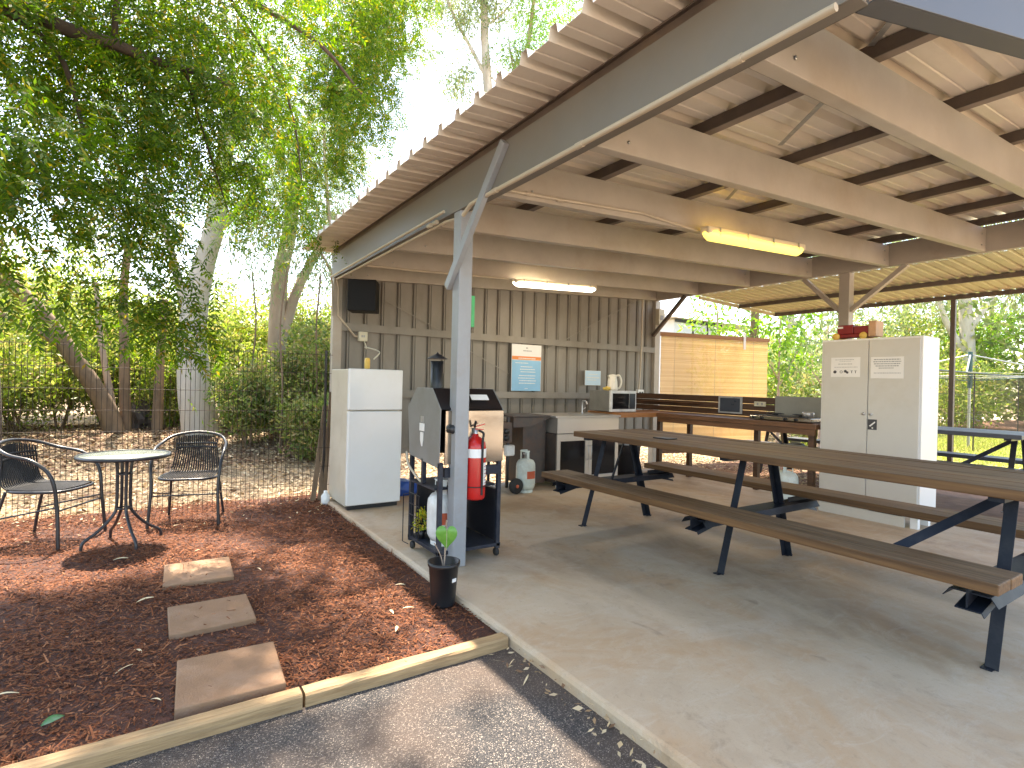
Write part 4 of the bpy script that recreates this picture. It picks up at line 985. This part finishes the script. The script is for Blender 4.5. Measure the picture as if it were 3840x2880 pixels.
def chair(label,loc,rz):
    t=thing('garden_chair',label,'chair',loc,rz,group='black woven garden chairs')
    hoop=spline([(-.265,.26,0),(-.25,.235,.30),(-.262,.20,.52),(-.27,.08,.635),(-.255,-.10,.68),(-.18,-.235,.735),(0,-.285,.76),(.18,-.235,.735),(.255,-.10,.68),(.27,.08,.635),(.262,.20,.52),(.25,.235,.30),(.265,.26,0)],6)
    MB().tube(hoop,.0125,10).build('hoop_frame',K['tubest'],t,local=True)
    for s_ in (-1,1):
        MB().tube(spline([(s_*.19,-.16,.40),(s_*.205,-.21,.2),(s_*.225,-.255,0)],5),.011,8).build('rear_leg',K['tubest'],t,local=True)
        MB().tube([(s_*.205,-.21,.2),(s_*.252,.235,.30)],.007,6).build('side_stretcher',K['tubest'],t,local=True)
    MB().tube([(-.252,.235,.27),(.252,.235,.27)],.007,6).build('front_stretcher',K['tubest'],t,local=True)
    seatring=[(.225*math.copysign(abs(math.cos(a))**.6,math.cos(a)),.03+.215*math.copysign(abs(math.sin(a))**.6,math.sin(a)),.402) for a in np.linspace(0,2*PI,33)[:-1]]
    MB().tube(seatring,.011,8,closed=True).build('seat_ring',K['tubest'],t,local=True)
    mb=MB()
    for k_ in range(21):
        u=-1+2*k_/20; xt=u*.165; xb=u*.195
        top=-.272+.05*u*u
        pth=spline([(xt,top,.735-.03*u*u),(xt*1.0,top+.012,.62),(xb*.93,-.205,.50),(xb,-.165,.425),(xb,-.05,.412),(xb,.22-.03*u*u,.410)],4)
        mb.tube(pth,.0062,5)
    mb.build('woven_seat',K['rattan'],t,local=True)
    mb=MB()
    mb.tube([(x_,-.268+.05*(x_/.165)**2,.66) for x_ in np.linspace(-.165,.165,8)],.009,6); mb.tube([(x_,-.262+.05*(x_/.165)**2,.625) for x_ in np.linspace(-.165,.165,8)],.009,6)
    mb.build('back_band',K['black'],t,local=True)
    return t
chair('black woven garden chair to the right of the round glass table, facing the camera',(.30,5.63,-.035),math.radians(180-14))
chair('black woven garden chair at the left picture edge, turned toward the round table',(-.66,5.47,-.035),math.radians(-118))

# fallen leaves
def dryleaf(L,w,mt,bend=.3):
    pts=[];k=7
    mb=MB();vs=[];fs=[]
    for i in range(k+1):
        s_=i/k; ww=w*math.sin(PI*min(1,s_*.92+.06)); y=L*s_; x=bend*L*math.sin(s_*2.2)*.35
        vs+=[(x-ww/2,y,.004+.012*math.sin(s_*PI)),(x,y,.001+.012*math.sin(s_*PI)),(x+ww/2,y,.006+.012*math.sin(s_*PI))]
    for i in range(k): fs+=[(i*3,i*3+1,i*3+4,i*3+3),(i*3+1,i*3+2,i*3+5,i*3+4)]
    mb.add(vs,fs,0,True); o=mb.build('fallen_leaf',mt); return o
first=None
spots=[(.27,4.55,-.7,.13),(-.02,3.0,.5,.10),(-.05,2.9,2.2,.09),(-.50,2.95,1.3,.14),(-.42,2.86,1.8,.13),(1.05,2.62,-.3,.11),(1.12,2.83,.2,.09),(1.34,3.2,.9,.08),(1.25,2.85,1.6,.08),(.03,3.72,2.0,.11),(.05,2.52,.7,.08),(1.4,2.1,-.9,.10),(1.36,1.93,-.8,.12),(.33,2.70,.3,.06),(-.12,4.6,1.7,.12),(.62,3.9,.4,.06)]
for i,(x,y,a,L) in enumerate(spots):
    if first is None: o=first=dryleaf(.12,.022,K['straw'])
    else: o=first.copy(); C.objects.link(o)
    o.location=(x,y,-.022 if y>2.34 else -.055); o.rotation_euler=(random.uniform(-.15,.15),random.uniform(-.2,.2),a); o.scale=(L/.12*random.uniform(.35,.8),L/.12*random.uniform(.6,.9),L/.12*.6)
    tag(o,'small dry straw coloured leaf fallen on the ground','leaf','dry leaves fallen on mulch and road')
o=dryleaf(.085,.055,K['greenleaf'],.1); o.location=(-.31,2.53,-.012); o.rotation_euler=(.1,.1,-1.2); o.scale=(.8,.8,.8); tag(o,'single round green leaf lying on the mulch near the bottom left','leaf')

# ------------------------------------------------------------------ fences
def fence_line(label,a,b,h,z0,step,rows,wr,posts):
    a=V(a);b=V(b); t=thing('wire_fence',label,'fence',tuple(a)); d=(b-a); L=d.length; d.normalize(); mb=MB(); n=int(L/step)
    for i in range(n+1):
        p=a+d*step*i; j=random.uniform(-.004,.004); mb.tube([p+V((j,0,z0)),p+V((-j,0,z0+h))],wr,3,cap=False)
    for r_ in rows: mb.tube([a+V((0,0,z0+r_)),b+V((0,0,z0+r_))],wr*1.1,3,cap=False)
    mb.build('wire_mesh',K['wire'],t)
    for s_ in posts: p=a+d*s_; MB().tube([p+V((0,.03,z0-.1)),p+V((0,.03,z0+h+.03))],.014,8).build('fence_post',K['blackst'],t)
    return t
fence_line('tall rusty wire mesh fence behind the garden table','' or (-5.5,7.15,0),(1.62,6.02,0),1.62,-.09,.042,[.02,.2,.4,.6,.8,1.0,1.2,1.4,1.6],.0026,[.1,4.35,7.15])
fence_line('dark wire fence with top rail beyond the grey picnic table',(12.0,4.5,0),(24,4.5,0),1.75,-.05,.075,[.03,.45,.9,1.3,1.65],.004,[.3,3.3,6.3,9.3,11.8])
mb=MB(); mb.tube([(12,4.5,1.72),(24,4.5,1.72)],.022,6); tag(mb.build('fence_rail',K['blackst']),'long dark top rail of the far wire fence','rail')
# boards leaning at shed corner
t=thing('leaning_boards','weathered brown boards leaning against the left rear corner of the shed','boards',(1.5,6.0,-.05))
for i,(a,b,w) in enumerate((((1.42,5.93,-.08),(1.60,6.2,.95),.05),((1.50,5.95,-.08),(1.63,6.22,.72),.05),((1.55,5.97,-.08),(1.66,6.2,1.1),.04))):
    MB().beam(a,b,w,.02,up=(0,1,0)).build('board',K['bark_brown'],t,bev=.002)
tag(MB().lathe([(0,0),(.04,0),(.045,.02),(.045,.09),(.02,.12),(.02,.14),(0,.14)],(1.50,5.72,-.035),14).build('white_jar',K['white']),'small white jar on the ground beside the fridge','jar')

# clothes hoist
t=thing('clothes_hoist','rotary clothes hoist on the lawn beyond the fence','clothes hoist',(16.4,4.95,-.05))
MB().tube([(0,0,0),(0,0,1.45)],.032,10).build('mast',K['galv'],t,local=True)
MB().tube([(0,0,1.45),(0,0,2.32)],.05,10).build('head',K['hoist'],t,local=True)
for k_ in range(4):
    a=math.radians(15+90*k_); e=V((1.75*math.cos(a),1.75*math.sin(a),1.78))
    MB().tube([(0,0,2.25),e],.018,6).build('arm',K['galv'],t,local=True)
    MB().tube([(0,0,1.62),e],.012,6).build('arm_stay',K['hoist'],t,local=True)
mb=MB()
for r_ in (.6,.8,.95,1.0):
    c_=[V((1.75*r_*math.cos(math.radians(15+90*k_)),1.75*r_*math.sin(math.radians(15+90*k_)),1.78 if r_>.9 else 1.70+.02)) for k_ in range(4)]
    mb.tube(c_,.004,4,closed=True)
mb.build('line_wire',K['galv'],t,local=True)

# ------------------------------------------------------------------ trees
def tree(name,label,base,limbs,bark,crown=None,cat='tree',group=None):
    """limbs: list of (points, r0, r1); crown: (blobs,nclump,per,spread,L,W,mat,droop)"""
    t=thing(name,label,cat,base,group=group)
    mb=MB()
    pts,r0,r1=limbs[0]; sp=spline(pts,6); k=len(sp); mb.tube(sp,[r0+(r1-r0)*(i/(k-1))**.8 for i in range(k)],14); mb.build('trunk',K[bark],t)
    for pts,r0,r1 in limbs[1:]:
        sp=spline(pts,5); k=len(sp); MB().tube(sp,[r0+(r1-r0)*i/(k-1) for i in range(k)],8).build('branch',K[bark],t)
    if crown:
        blobs,nc,per,sp_,L,W,mt,droop=crown
        p,u=clump(blobs,nc,per,sp_)
        d=u*.5+rng.normal(size=p.shape)*.6-np.array([0,0,droop]); n=len(p)
        fastmesh('crown',leafquads(p,d,rng.uniform(.7,1.3,n)*L,rng.uniform(.8,1.2,n)*W),4,K[mt],t)
    return t
# foreground neem
neem=thing('neem_tree','large leafy tree overhanging the garden with drooping feathery leaves','tree',(-1.33,6.85,-.09))
sp=spline([(-1.36,6.85,-.2),(-1.34,6.85,.6),(-1.36,6.82,1.4),(-1.5,6.7,2.4),(-1.75,6.3,3.2)],6); k=len(sp)
MB().tube(sp,[.19-.07*i/(k-1) for i in range(k)],14).build('trunk',K['bark_dark'],neem)
LB=[([(-1.75,6.3,3.2),(-1.5,5.2,3.75),(-1.02,4.6,3.61),(-.82,4.6,3.56),(-.53,4.6,3.49),(-.27,4.6,3.48),(-.05,4.62,3.46),(.15,4.7,3.50),(.5,4.95,3.6)],.075,.018),
    ([(-1.3,4.9,3.72),(-.85,4.8,3.58),(-.60,4.8,3.43),(-.50,4.8,3.2),(-.40,4.75,2.8),(-.2,4.6,2.4)],.028,.006),
    ([(-1.7,6.2,3.25),(-.9,5.8,4.2),(.2,5.6,4.7),(1.2,5.6,4.6),(1.8,5.8,4.3)],.06,.01),
    ([(-1.6,6.0,3.4),(-1.8,4.8,4.6),(-1.2,3.8,5.2),(-.3,3.2,5.3)],.06,.012),
    ([(-1.5,6.6,2.5),(-1.2,5.4,2.5),(-.9,4.6,2.4),(-.6,4.1,2.2)],.035,.006),
    ([(.15,4.7,3.5),(.3,4.9,3.1),(.5,5.1,2.6)],.014,.004),([(.5,5.6,4.7),(1.0,5.5,3.9),(1.2,5.6,3.0)],.018,.004),
    ([(-.27,4.6,3.48),(-.2,4.3,3.9),(.1,4.0,4.3),(.4,3.9,4.5)],.02,.005)]
for pts,a,b in LB:
    sp=spline(pts,5); k=len(sp); MB().tube(sp,[a+(b-a)*i/(k-1) for i in range(k)],8).build('branch',K['bark_dark'],neem)
NB=[(1.9,6.5,5.6,.6),(1.95,6.3,4.35,.42),(2.4,6.6,5.9,.5),(1.9,6.4,5.0,.42),(-.15,4.5,1.88,.26),(.14,4.5,1.62,.22),(-0.77,5,3.7,0.85),(-0.18,5,4.0,0.85),(0.45,5.1,4.3,0.75),(2.05,8,6.36,1.05),(2.85,7.8,6.5,.7),(2.42,7.8,5.5,.6),(-0.75,4.6,2.9,0.75),(-0.24,5,3.23,0.75),(0.36,5,3.45,0.68),(1.57,7.5,4.63,.85),(-0.60,4,2.15,0.5),(-0.62,3.9,1.85,0.33),(-0.30,4.5,2.45,0.48),(-0.12,4.5,2.1,0.32),(0.11,4.5,1.72,0.24),(0.20,4.5,1.50,0.13),(.72,5.2,2.85,.34),(1.20,7.1,3.44,.52),(1.25,5.9,2.75,0.20),(1.88,7.4,3.9,.36),(-0.27,4.5,1.78,0.26)]
NB2=[(-3.5,1.5,4.6,1.5),(-3.2,-.6,5.0,1.6),(-4.6,3.4,4.2,1.5),(-5.2,.8,4.0,1.6),(-1.8,-1.6,6.2,1.5),(-1.6,4.2,4.6,1.0),(-.6,3.6,5.2,.7),(.3,4.2,5.6,.9),(-1.7,3.0,4.8,.9),(-.4,2.7,5.4,.6),(-2.2,5.2,3.6,.9),(-1.9,3.4,3.2,.5),(-2.2,2.2,5.0,.8),(.8,3.6,5.3,.45)]
def frondcloud(name,blobs,nc,per,spr,L,nl,ll,lw):
    p,u=clump(blobs,nc,per,spr,.15)
    d=rng.normal(size=p.shape)*.6+u*.35-np.array([0,0,.22])
    return fastmesh(name,fronds(p,d,L,nl,ll,lw),4,K['neem'],neem)
frondcloud('crown',NB,620,16,.13,.21,8,.052,.0150)
frondcloud('crown',NB2,400,17,.17,.26,8,.075,.024)

G='trees and shrubs beyond the wire fence'
tree('weeping_gum_tree','slim gum with pale weeping leaves hanging in front of the broad forked trunk',(2.75,9.9,.1),[([(2.75,9.9,0),(2.78,9.9,1.5),(2.7,9.9,3),(2.5,9.9,4.5),(2.4,9.9,6)],.06,.025),([(2.7,9.9,3),(2.2,9.9,3.8),(1.7,9.8,4.2)],.025,.01),([(2.72,9.9,2.7),(3.0,9.8,3.4),(3.2,9.8,4.0)],.02,.008)],'bark_pink',
     ([(1.5,9.8,3.6,.5,.9),(1.9,9.9,4.3,.6,.8),(2.3,9.9,3.5,.5,.9),(2.7,9.9,3.1,.45,.6),(2.9,9.8,3.8,.5,.7),(1.15,9.8,4.2,.5,.8),(2.3,9.9,5.2,.9),(1.3,9.8,3.0,.35,.5)],150,44,.16,.12,.018,'gum',1.0),group=G)
tree('leaning_tree','brown trunk leaning left beyond the fence behind the left chair',(-.55,11.5,.2),[([(-.50,11.5,.1),(-.60,11.5,.5),(-.76,11.5,.9),(-1.10,11.5,1.5),(-1.45,11.5,2.1),(-1.96,11.5,2.7),(-2.6,11.4,3.4)],.17,.09),([(-1.2,11.5,1.65),(-1.9,11.4,2.1),(-2.6,11.3,2.3)],.06,.02)],'bark_brown',
     ([(-2.6,11.4,3.6,.9),(-3.2,11,3.2,.8)],90,40,.16,.10,.03,'bush',.2),group=G)
tree('slim_tree','pale slim trunk rising behind the leaning brown trunk',(-.56,11.6,.2),[([(-.53,11.62,.2),(-.60,11.62,.8),(-.68,11.62,1.3),(-.78,11.62,2.0),(-.85,11.7,2.8)],.07,.035)],'bark_pink',group=G)
tree('straight_tree','straight reddish brown trunk beyond the round glass table',(-.4,11.7,.2),[([(-.385,11.7,.1),(-.41,11.7,1.0),(-.44,11.7,1.8),(-.46,11.7,2.7),(-.4,11.6,3.6)],.095,.06)],'bark_brown',([(-.4,11.6,3.9,.9)],60,40,.15,.10,.03,'bushd',.2),group=G)
tree('straight_tree','short brown trunk between the round table and the white gum',(.08,11.6,.2),[([(.07,11.6,.1),(.085,11.6,.9),(.10,11.6,1.6),(.14,11.6,2.6)],.10,.06)],'bark_brown',group=G)
tree('white_gum_tree','thick white barked gum trunk beyond the fence behind the right chair',(.72,11,.2),[([(.76,11,.05),(.70,11,.45),(.62,11,.9),(.57,11,1.5),(.55,11,2.0),(.60,11,2.6),(.70,11,3.2),(.85,11,3.9),(1.0,11.2,5.2),(1.1,11.3,6.5)],.34,.12),
     ([(.57,11,2.1),(.35,11,2.8),(.1,11.1,3.8),(-.3,11.2,5)],.10,.03),([(.8,11,3.7),(1.3,11,4.4),(1.7,11.2,5.4)],.08,.02)],'bark_white',
     ([(1.35,10.5,3.5,.55),(1.0,10.5,4.3,.7),(.3,11,6.5,1.6),(1.6,11.5,6.6,1.5),(-.6,11.3,5.4,1.1)],260,40,.22,.14,.022,'gum',.7),group=G)
tree('forked_gum_tree','broad pale brown forked trunk beyond the fence left of the shed',(2.0,11.5,.2),[([(1.98,11.5,.05),(2.0,11.5,.9),(2.02,11.5,1.8),(2.02,11.5,2.5),(2.05,11.5,3.3),(2.2,11.5,4.2),(2.3,11.6,5.5)],.22,.12),
     ([(2.03,11.45,1.9),(2.18,11.45,2.4),(2.35,11.4,3.0),(2.7,11.4,3.8),(3.1,11.4,4.6)],.13,.06)],'bark_pink',
     ([(2.7,10.9,3.7,.6),(1.9,10.6,4.3,.8),(3.2,11.0,3.3,.5),(2.5,11,4.9,.9),(2.4,11.6,6,1.4),(3.2,11.4,5.2,1.0)],230,40,.2,.13,.022,'gum',.7),group=G)
tree('sky_gum_tree','tall slender white gum with airy leaves rising above the shed roof',(6.5,11.4,-.1),[([(6.6,11.2,-.2),(6.55,11.25,4),(6.51,11.25,7.6),(6.50,11.25,8.2),(6.42,11.3,9.3),(6.38,11.33,10.4),(6.3,11.3,11.8)],.17,.07),
     ([(6.51,11.25,8.4),(6.2,11.4,9.0),(5.95,11.55,9.5),(5.7,11.66,10.0),(5.3,11.7,10.8)],.055,.025),([(6.42,11.3,9.7),(6.9,11.2,10.2),(7.3,11.1,10.9)],.03,.012),([(6.48,11.25,8.6),(6.9,11.3,8.4),(7.2,11.2,8.2)],.02,.008)],'bark_white',
     ([(5.7,11.5,10.3,.9),(6.0,11.5,8.8,.45),(6.9,11.0,8.9,.5),(6.2,11.3,10.0,.7),(7.0,11.1,10.6,.8),(5.3,11.6,10.6,.9),(5.6,11.5,8.2,.4),(5.2,11.7,9.2,.45),(6.6,11.3,11.3,.9),(5.9,11.4,8.2,.35)],480,30,.13,.13,.022,'gum',.7),group=G)
tree('pink_gum_tree','pinkish gum with yellow green leaves right of the tall white gum',(7.4,10.8,-.1),[([(7.2,10.9,-.2),(7.2,10.85,4),(7.15,10.83,8.2),(7.3,10.75,9.4),(7.4,10.7,10.6)],.10,.04),([(7.16,10.83,8.3),(6.95,10.9,8.8),(6.8,10.9,9.5)],.03,.01)],'bark_pink',
     ([(7.3,10.8,9.3,.65),(7.7,10.6,10.2,.8),(7.0,10.9,8.9,.4),(7.9,10.5,9.2,.5),(8.4,10.4,10.5,.8)],260,30,.13,.12,.02,'bright',.5),group=G)
# green shrubs beyond the fence: each its own crown
def shrub(name,label,x,y,r,h,mt,n=90,per=42,L=.09,W=.035,zb_=None,spr=.12,stems=4,group=G):
    z0=gz(x,y) if zb_ is None else zb_
    t=thing(name,label,'shrub',(x,y,z0),group=group)
    for k_ in range(stems):
        a=random.uniform(0,6.28); e=(x+math.cos(a)*r*.6,y+math.sin(a)*r*.6,z0+h*random.uniform(.6,.95))
        MB().tube([(x+math.cos(a)*.05,y+math.sin(a)*.05,z0-.05),(x+math.cos(a)*r*.3,y+math.sin(a)*r*.3,z0+h*.45),e],[.022,.014,.005],5).build('stem',K['bark_brown'],t)
    blobs=[(x+random.uniform(-.5,.5)*r,y+random.uniform(-.4,.4)*r,z0+h*random.uniform(.3,.85),r*random.uniform(.4,.75),h*random.uniform(.15,.3)) for _ in range(7)]
    p,u=clump(blobs,n,per,spr,.2); p[:,2]=np.maximum(p[:,2],z0+.03); nn=len(p)
    fastmesh('foliage',leafquads(p,u*.5+rng.normal(size=p.shape)*.7+np.array([0,0,.1]),rng.uniform(.7,1.3,nn)*L,rng.uniform(.8,1.2,nn)*W),4,K[mt],t)
rnd=random.Random(11)
SH=[(-3.6,9.2,.9,1.5,'bush','low bright green shrub at far left behind the fence'),(-2.5,10.4,1.0,2.1,'bush','yellow green shrub under the leaning trunk'),(-1.4,12.6,1.2,2.6,'bush','tall leafy shrub behind the leaning trunk'),
(-.2,13.0,1.2,2.5,'bush','bright leafy shrub behind the straight brown trunks'),(.3,14.2,1.1,3.0,'bushd','dark shrub behind the white gum on its left'),(1.3,12.6,1.0,2.4,'bush','bright shrub right of the white gum'),
(1.35,10.0,.6,1.2,'bushd','low dark shrub between the white gum and the forked gum'),(2.6,12.5,1.2,2.9,'bush','tall bright shrub behind the forked gum'),(2.9,10.2,.9,2.0,'bushd','olive shrub nearest the shed corner behind the fence'),
(-4.6,12.5,1.6,3.2,'bushd','big dark shrub at the far left of the wood'),(-3.0,14.0,1.6,3.6,'bush','tall shrub behind the yellow green one'),(.9,15.5,1.6,3.6,'bushd','tall dark shrub far behind the white gum'),
(3.8,13.6,1.5,3.8,'bush','tall bright shrub far behind the shed corner'),(-1.2,16.0,1.8,3.8,'bush','tall pale shrub deep in the wood'),(2.2,8.9,.5,.9,'bushd','small sparse shrub just behind the fence by the shed'),(-2.9,8.2,.5,.9,'bush','small bright shrub close behind the fence at left')]
SH+=[(-4.2,10.8,1.0,1.4,'bush','low bright bush at the foot of the big dark shrub'),(-1.9,11.9,.9,1.5,'bush','bushy green clump between the leaning trunk and its shrub'),(-.75,12.9,.9,1.6,'bush','green clump behind the slim pale trunk'),(.35,12.3,.7,1.3,'bush','green clump left of the white gum foot'),
(1.25,11.6,.7,1.5,'bush','bright clump right of the white gum foot'),(1.75,12.4,.8,1.9,'bushd','olive clump between the white and forked gums'),(2.9,11.7,.8,2.2,'bush','tall sunny clump right of the forked gum'),(3.6,11.2,.8,2.4,'bush','tall narrow clump by the shed corner behind the fence'),
(-3.2,12.6,1.1,2.6,'bush','dense clump left of the leaning tree'),(-.3,14.6,1.3,3.0,'bush','tall sunny shrub deep behind the rock'),(-2.2,14.6,1.4,3.2,'bushd','tall olive shrub deep behind the leaning tree'),(2.0,14.8,1.4,3.4,'bush','tall sunny shrub deep behind the forked gum'),
(-5.8,14.0,1.8,4.0,'bush','tall sunny shrub deep at the far left'),(-3.9,16.5,2.0,4.4,'bushd','very tall olive shrub deep at left'),(2.3,10.6,.6,1.5,'bushd','small olive clump in front of the forked gum')]
for x,y,r,h,mt,lb in SH: shrub('shrub',lb,x,y,r,h,mt,n=int(110+85*r))
lump('rock','dark boulder beyond the fence between the brown trunks','rock',(-.22,12.2,.45),(.30,.3,.34),'rock',2)
# thin upright stems of saplings in the wood
for k_,(x,y) in enumerate(((1.7,9.3),(2.35,9.6),(2.9,9.1),(1.45,10.6),(-2.2,9.3),(-1.9,10.6),(-3.3,10.0))):
    if k_==0: o0=MB().tube(spline([(0,0,-.05),(.03,.02,1.0),(-.02,.05,2.0),(.05,0,2.9)],4),.014,6).build('sapling',K['bark_brown']); o=o0
    else: o=o0.copy(); C.objects.link(o)
    o.location=(x,y,gz(x,y)); o.rotation_euler=(0,0,k_*1.3); tag(o,'thin bare upright sapling stem behind the wire fence','sapling','thin bare saplings behind the wire fence')
K['litter_shaded']=leafmat('shaded brown leaves',[(.10,.045,.025),(.16,.08,.045),(.22,.13,.075),(.07,.035,.022),(.30,.20,.12)],rough=.8,trans=.05)  # brown litter with tree shade put into the leaf colours
litter('leaf_litter','brown leaf litter banked beyond the fence, its colour darkened for tree shade',26000,-6,6,8.6,13,gz,L=(.04,.10),mat='litter_shaded')
# right hand side vegetation
G2='trees and shrubs on the right beyond the lean to'
def sap(label,x,y,h,mt,L,W,n,blob=.5,lean=0,bark='bark_pink'):
    tree('small_tree',label,(x,y,-.08),[([(x,y,-.1),(x+lean*.3,y,h*.35),(x+lean*.7,y,h*.7),(x+lean,y,h)],.04,.012),([(x+lean*.4,y,h*.45),(x+lean*.4+.3,y-.2,h*.7),(x+lean*.4+.5,y-.3,h*.85)],.015,.006),([(x+lean*.5,y,h*.5),(x+lean*.5-.35,y+.25,h*.75)],.015,.006)],bark,
      ([(x+lean,y,h*.95,blob),(x+lean*.5+.4,y-.2,h*.75,blob*.8),(x-.35+lean*.5,y+.2,h*.72,blob*.8),(x+lean*.4,y,h*.55,blob*.6)],n,12,.13,L,W,mt,.35),group=G2)
sap('broad leafed sapling seen between the bamboo blind and cupboard',11.1,6.6,2.9,'bright',.15,.06,80,.6)
sap('small bare branched tree just left of the cupboard',11.6,6.0,2.6,'gum',.12,.04,50,.6,.3)
sap('leafy sapling above the right end of the bamboo blind',10.6,7.6,3.4,'bright',.15,.055,70,.6,-.3)
tree('rough_tree','rough orange brown trunk behind the bamboo blind',(10.9,7.1,-.08),[([(10.95,7.1,-.1),(10.92,7.08,1.5),(10.9,7.06,2.6),(10.85,7.0,4.2),(10.8,7.0,5.5)],.11,.07)],'bark_brown',([(10.8,7,5.8,1.0)],90,24,.16,.13,.03,'gum',.5),group=G2)
SR=[(13.6,9.4,1.5,2.8,'bush','yellow green bush seen above the bamboo blind'),(16.5,9.0,1.6,3.0,'gum','pale bush behind the saplings left of the cupboard'),(14.2,7.4,1.1,1.6,'bushd','dry tangled bush beyond the gap left of the cupboard'),(13.2,6.5,.9,1.2,'bushd','low dry shrub beyond the counter'),
(24.0,9.3,2.2,4.2,'bush','large bush seen right of the cupboard'),(27.0,8.2,2.4,4.6,'bright','bright green tree like bush at the right edge'),(25.5,10.5,2.6,5.2,'gum','tall grey green bush beyond the lean to post'),(22,6.9,1.3,2.2,'bush','golden green bush in front of the white trunk'),(28,5.6,2.2,2.6,'bushd','dark spreading bush behind the clothes hoist')]
for x,y,r,h,mt,lb in SR: shrub('shrub',lb,x,y,r,h,mt,n=int(60+55*r),per=34,L=.14,W=.06,zb_=-.06,spr=.22,group=G2)
tree('white_gum_tree','white barked gum trunk standing beyond the lawn right of the cupboard',(25.5,7.6,-.05),[([(25.5,7.6,-.1),(25.4,7.7,1.2),(25.3,7.7,2.5),(25.1,7.8,5),(24.9,8,8)],.36,.16),([(25.3,7.7,2.6),(24.6,8.2,4),(24.2,8.5,6)],.15,.05),([(25.2,7.75,3.5),(26.0,7.2,5),(26.8,6.8,6.6)],.14,.05)],'bark_white',
     ([(24.2,8.5,6.5,1.8),(26.8,6.8,7,1.8),(25,8,9,2.2),(23,8.6,5.2,1.4),(27.8,6.4,5,1.5)],260,26,.3,.22,.05,'gum',.7),group=G2)
for i,(x,y,h,mt,lb) in enumerate(((20,11.5,8,'gum','tall gum behind the bush above the blind'),(31,12,10,'gum','far gum at the back of the lawn'),(34,9.5,10,'wood','far gum at the right end of the lawn'),(32,6.0,9,'gum','far gum behind the clothes hoist'))):
    tree('gum_tree',lb,(x,y,-.05),[([(x,y,-.1),(x+.1,y,h*.4),(x-.1,y,h*.85)],.2,.08),([(x,y,h*.4),(x+1,y-.5,h*.65)],.08,.03),([(x,y,h*.45),(x-1,y+.5,h*.7)],.08,.03)],'bark_white',
      ([(x,y,h*.9,1.8),(x+1.2,y-.5,h*.7,1.5),(x-1.2,y+.5,h*.72,1.5),(x,y-.6,h*.55,1.3)],200,24,.34,.24,.06,mt,.6),group=G2)
# stump and mound
lump('soil_mound','low brown mound of soil and roots around the far white gum','mound',(25.2,6.8,0),(2.2,1.2,.35),'dirt',6)
# distant woodland on both sides
blobs=[]
for a in np.linspace(-60,88,46):
    ra=math.radians(a); R_=rnd.uniform(26,38); blobs.append((R_*math.sin(ra),R_*math.cos(ra),rnd.uniform(1.5,3.0),3.2,rnd.uniform(1.8,2.6) if a<20 or a>62 else 1.4))
p,u=clump(blobs,1500,30,.5,.1); p[:,2]=np.maximum(p[:,2],0)
n=len(p); tag(fastmesh('distant_woodland',leafquads(p,rng.normal(size=p.shape),rng.uniform(.25,.5,n),.16),4,K['wood']),'pale green mass of distant woodland behind everything','woodland',kind='stuff')
# far shed
t=thing('far_shed','pale metal shed beyond the trees above the bamboo blind','shed',(17.2,13.7,-.05))
B(15.9,18.6,13.5,17,-.05,3.75).build('wall',K['farwall'],t)
mb=MB()
for x in (16.9,17.75,18.5): mb.box(x,x+.07,13.47,13.498,-.05,3.75)
mb.box(15.9,18.6,13.44,13.468,3.65,3.75); mb.build('frame',K['blackst'],t)
MB().prism([(15.5,13.2,3.78),(15.5,17.3,3.78),(15.5,15.2,4.5)],(5.6,0,0)).build('roof',K['farroof'],t)

print('objects',len(bpy.data.objects))
